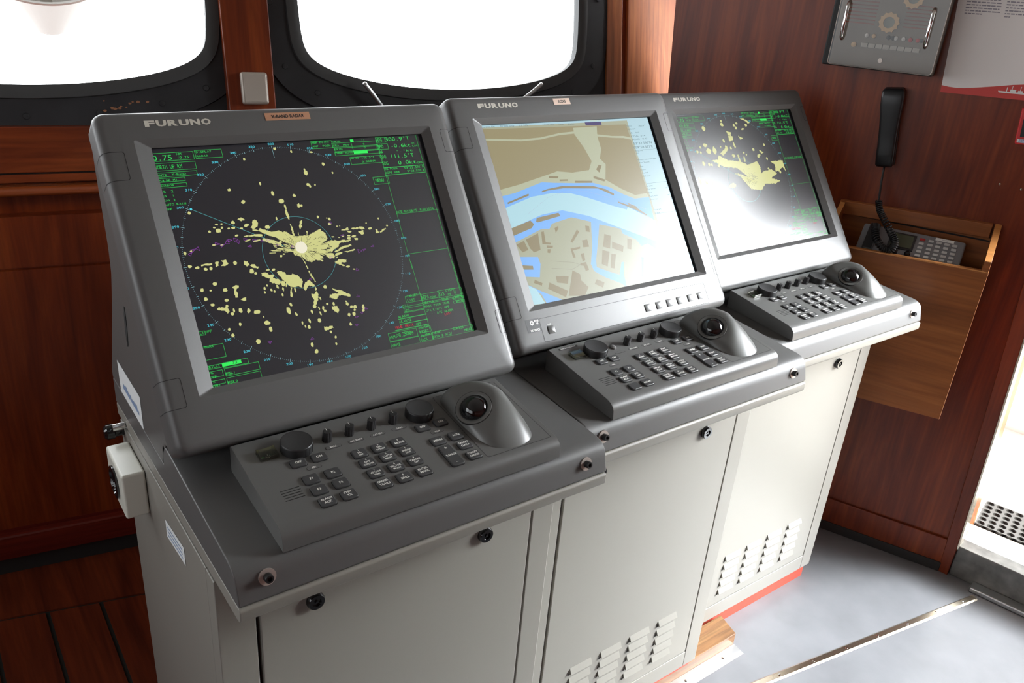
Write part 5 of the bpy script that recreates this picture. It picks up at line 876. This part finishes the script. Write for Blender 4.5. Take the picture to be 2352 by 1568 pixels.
# ---- outside: deck seen through the door, ring mat, housing outside the window
m=M(BWF); m.box(-1.2,2.2,.055,.9,.03,.0965,'deck_white')
for k in range(1,8): m.box(-1.2,2.2,.055+.105*k,.0575+.105*k,.0966,.0969,'deck_seam')
add_struct('floor_outside_deck',m,BWF)
m=M(BWF); m.box(-1.5,2.5,.90,.95,.0,.62,'deck_white'); add_struct('wall_outside_bulwark',m,BWF)
# perforated mat
MF=frame((1.931,-.286,.0972),-76); m=M(MF); nx,ny=18,6; c=.0265
for i in range(nx):
    for j_ in range(ny):
        x0,y0=i*c,j_*c; cx,cy=x0+c/2,y0+c/2; n=16; hole=[];out=[]
        for k in range(n):
            a=2*math.pi*k/n; dx,dy=math.cos(a),math.sin(a); hole.append((cx+dx*c*.40,cy+dy*c*.40,.008)); s_=c/2/max(abs(dx),abs(dy)); out.append((cx+dx*s_,cy+dy*s_,.008))
        m.loops([out,hole,[(p[0],p[1],.001) for p in hole]],'gasket')
m.box(0,nx*c,0,ny*c,-.0002,.0008,'rubberblack')
tag(m.build('ring_mat',world=MF,smooth=False),'black perforated rubber mat on the white deck outside the door','door mat')
# white cone shaped housing seen through the left window
from mathutils import Vector as _V
HC=Vector(CONE); tc_=(Vector(CAMP)-HC).normalized(); ax=(Vector((0,0,1))*.87+tc_*.5).normalized(); m=M(); m.lathe([(.0002,-.150),(.046,-.150),(.052,-.146),(.134,-.004),(.142,0),(.142,.005),(.134,.005),(.100,-.045),(.045,-.085),(.0002,-.088)],HC,'offwhite',ax,48,False)
m.box(HC.x-.012,HC.x+.012,HC.y-.012,HC.y+.012,HC.z-.070,HC.z+.5,'offwhite')
tag(m.build('lamp_housing',world=T(*HC),ang=45),'off-white cone shaped lamp housing outside the left window','lamp housing')
# ================================================================== LIGHT, CAMERA
w=bpy.data.worlds.new('World'); SC.world=w; w.use_nodes=True; bg=w.node_tree.nodes['Background']
nt=w.node_tree; geo=nt.nodes.new('ShaderNodeTexCoord'); nrm=nt.nodes.new('ShaderNodeVectorMath'); nrm.operation='NORMALIZE'; nt.links.new(geo.outputs['Generated'],nrm.inputs[0])
def lobe(d,p,k):
    dv=Vector(d).normalized(); dt=nt.nodes.new('ShaderNodeVectorMath'); dt.operation='DOT_PRODUCT'; dt.inputs[1].default_value=dv; nt.links.new(nrm.outputs[0],dt.inputs[0])
    mx=nt.nodes.new('ShaderNodeMath'); mx.operation='MAXIMUM'; mx.inputs[1].default_value=0; nt.links.new(dt.outputs['Value'],mx.inputs[0])
    pw=nt.nodes.new('ShaderNodeMath'); pw.operation='POWER'; pw.inputs[1].default_value=p; nt.links.new(mx.outputs[0],pw.inputs[0])
    ml=nt.nodes.new('ShaderNodeMath'); ml.operation='MULTIPLY'; ml.inputs[1].default_value=k; nt.links.new(pw.outputs[0],ml.inputs[0]); return ml.outputs[0]
def addn(a,b):
    n=nt.nodes.new('ShaderNodeMath'); n.operation='ADD'
    for i,x in enumerate((a,b)):
        if isinstance(x,(int,float)): n.inputs[i].default_value=x
        else: nt.links.new(x,n.inputs[i])
    return n.outputs[0]
tot=SKY[0]
for dd_,pp_,kk_ in SKY[1]: tot=addn(lobe(dd_,pp_,kk_),tot)
nt.links.new(tot,bg.inputs[1]); bg.inputs[0].default_value=(.93,.97,1.0,1)
sl=bpy.data.lights.new('sun','SUN'); sl.energy=SUN[3]; sl.angle=R(1.5); sl.color=(1,.95,.86)
so=bpy.data.objects.new('sun',sl); COL.objects.link(so); so.rotation_euler=Vector(SUN[:3]).to_track_quat('Z','Y').to_euler()
def portal(W,x0,x1,z0,z1,y=.06):
    l=bpy.data.lights.new('portal','AREA'); l.shape='RECTANGLE'; l.size=x1-x0; l.size_y=z1-z0; l.cycles.is_portal=True
    o=bpy.data.objects.new('daylight_portal',l); COL.objects.link(o)
    o.matrix_world=W@T((x0+x1)/2,y,(z0+z1)/2)@Matrix.Rotation(R(-90),4,'X')
for x0,x1,c in CELLS: portal(WWF,c-.39,c+.39,.07,.97)
portal(BWF,-.01,.95,.10,1.98,y=.06)
LW_=frame((-2.27,-1.9,0),90)
portal(LW_,0,1.45,1.05,2.0,y=.03); portal(LW_,1.55,3.0,1.05,2.0,y=.03)
cam=bpy.data.cameras.new('Camera'); co=bpy.data.objects.new('Camera',cam); COL.objects.link(co); SC.camera=co
cam.sensor_fit='HORIZONTAL'; cam.sensor_width=22.3; cam.lens=1877.78/2352*22.3; cam.clip_start=.02
pit,yaw,roll=CAMR; cy,sy=math.cos(yaw),math.sin(yaw)
fwd=Vector((-sy*math.cos(pit),cy*math.cos(pit),-math.sin(pit))); right=Vector((cy,sy,0)); down=fwd.cross(right)
c_,s_=math.cos(roll),math.sin(roll); r2=right*c_+down*s_; d2=-right*s_+down*c_
Mx=Matrix.Identity(4); 
for i in range(3): Mx[i][0]=r2[i]; Mx[i][1]=-d2[i]; Mx[i][2]=-fwd[i]; Mx[i][3]=CAMP[i]
co.matrix_world=Mx
cam.dof.use_dof=False
vs=SC.view_settings; vs.view_transform='Standard'; vs.look='None'; vs.exposure=EXPO; vs.gamma=1; vs.use_curve_mapping=False
SC.cycles.use_denoising=True; SC.cycles.max_bounces=8; SC.cycles.diffuse_bounces=4; SC.cycles.glossy_bounces=4; SC.cycles.transparent_max_bounces=12; SC.cycles.sample_clamp_indirect=8
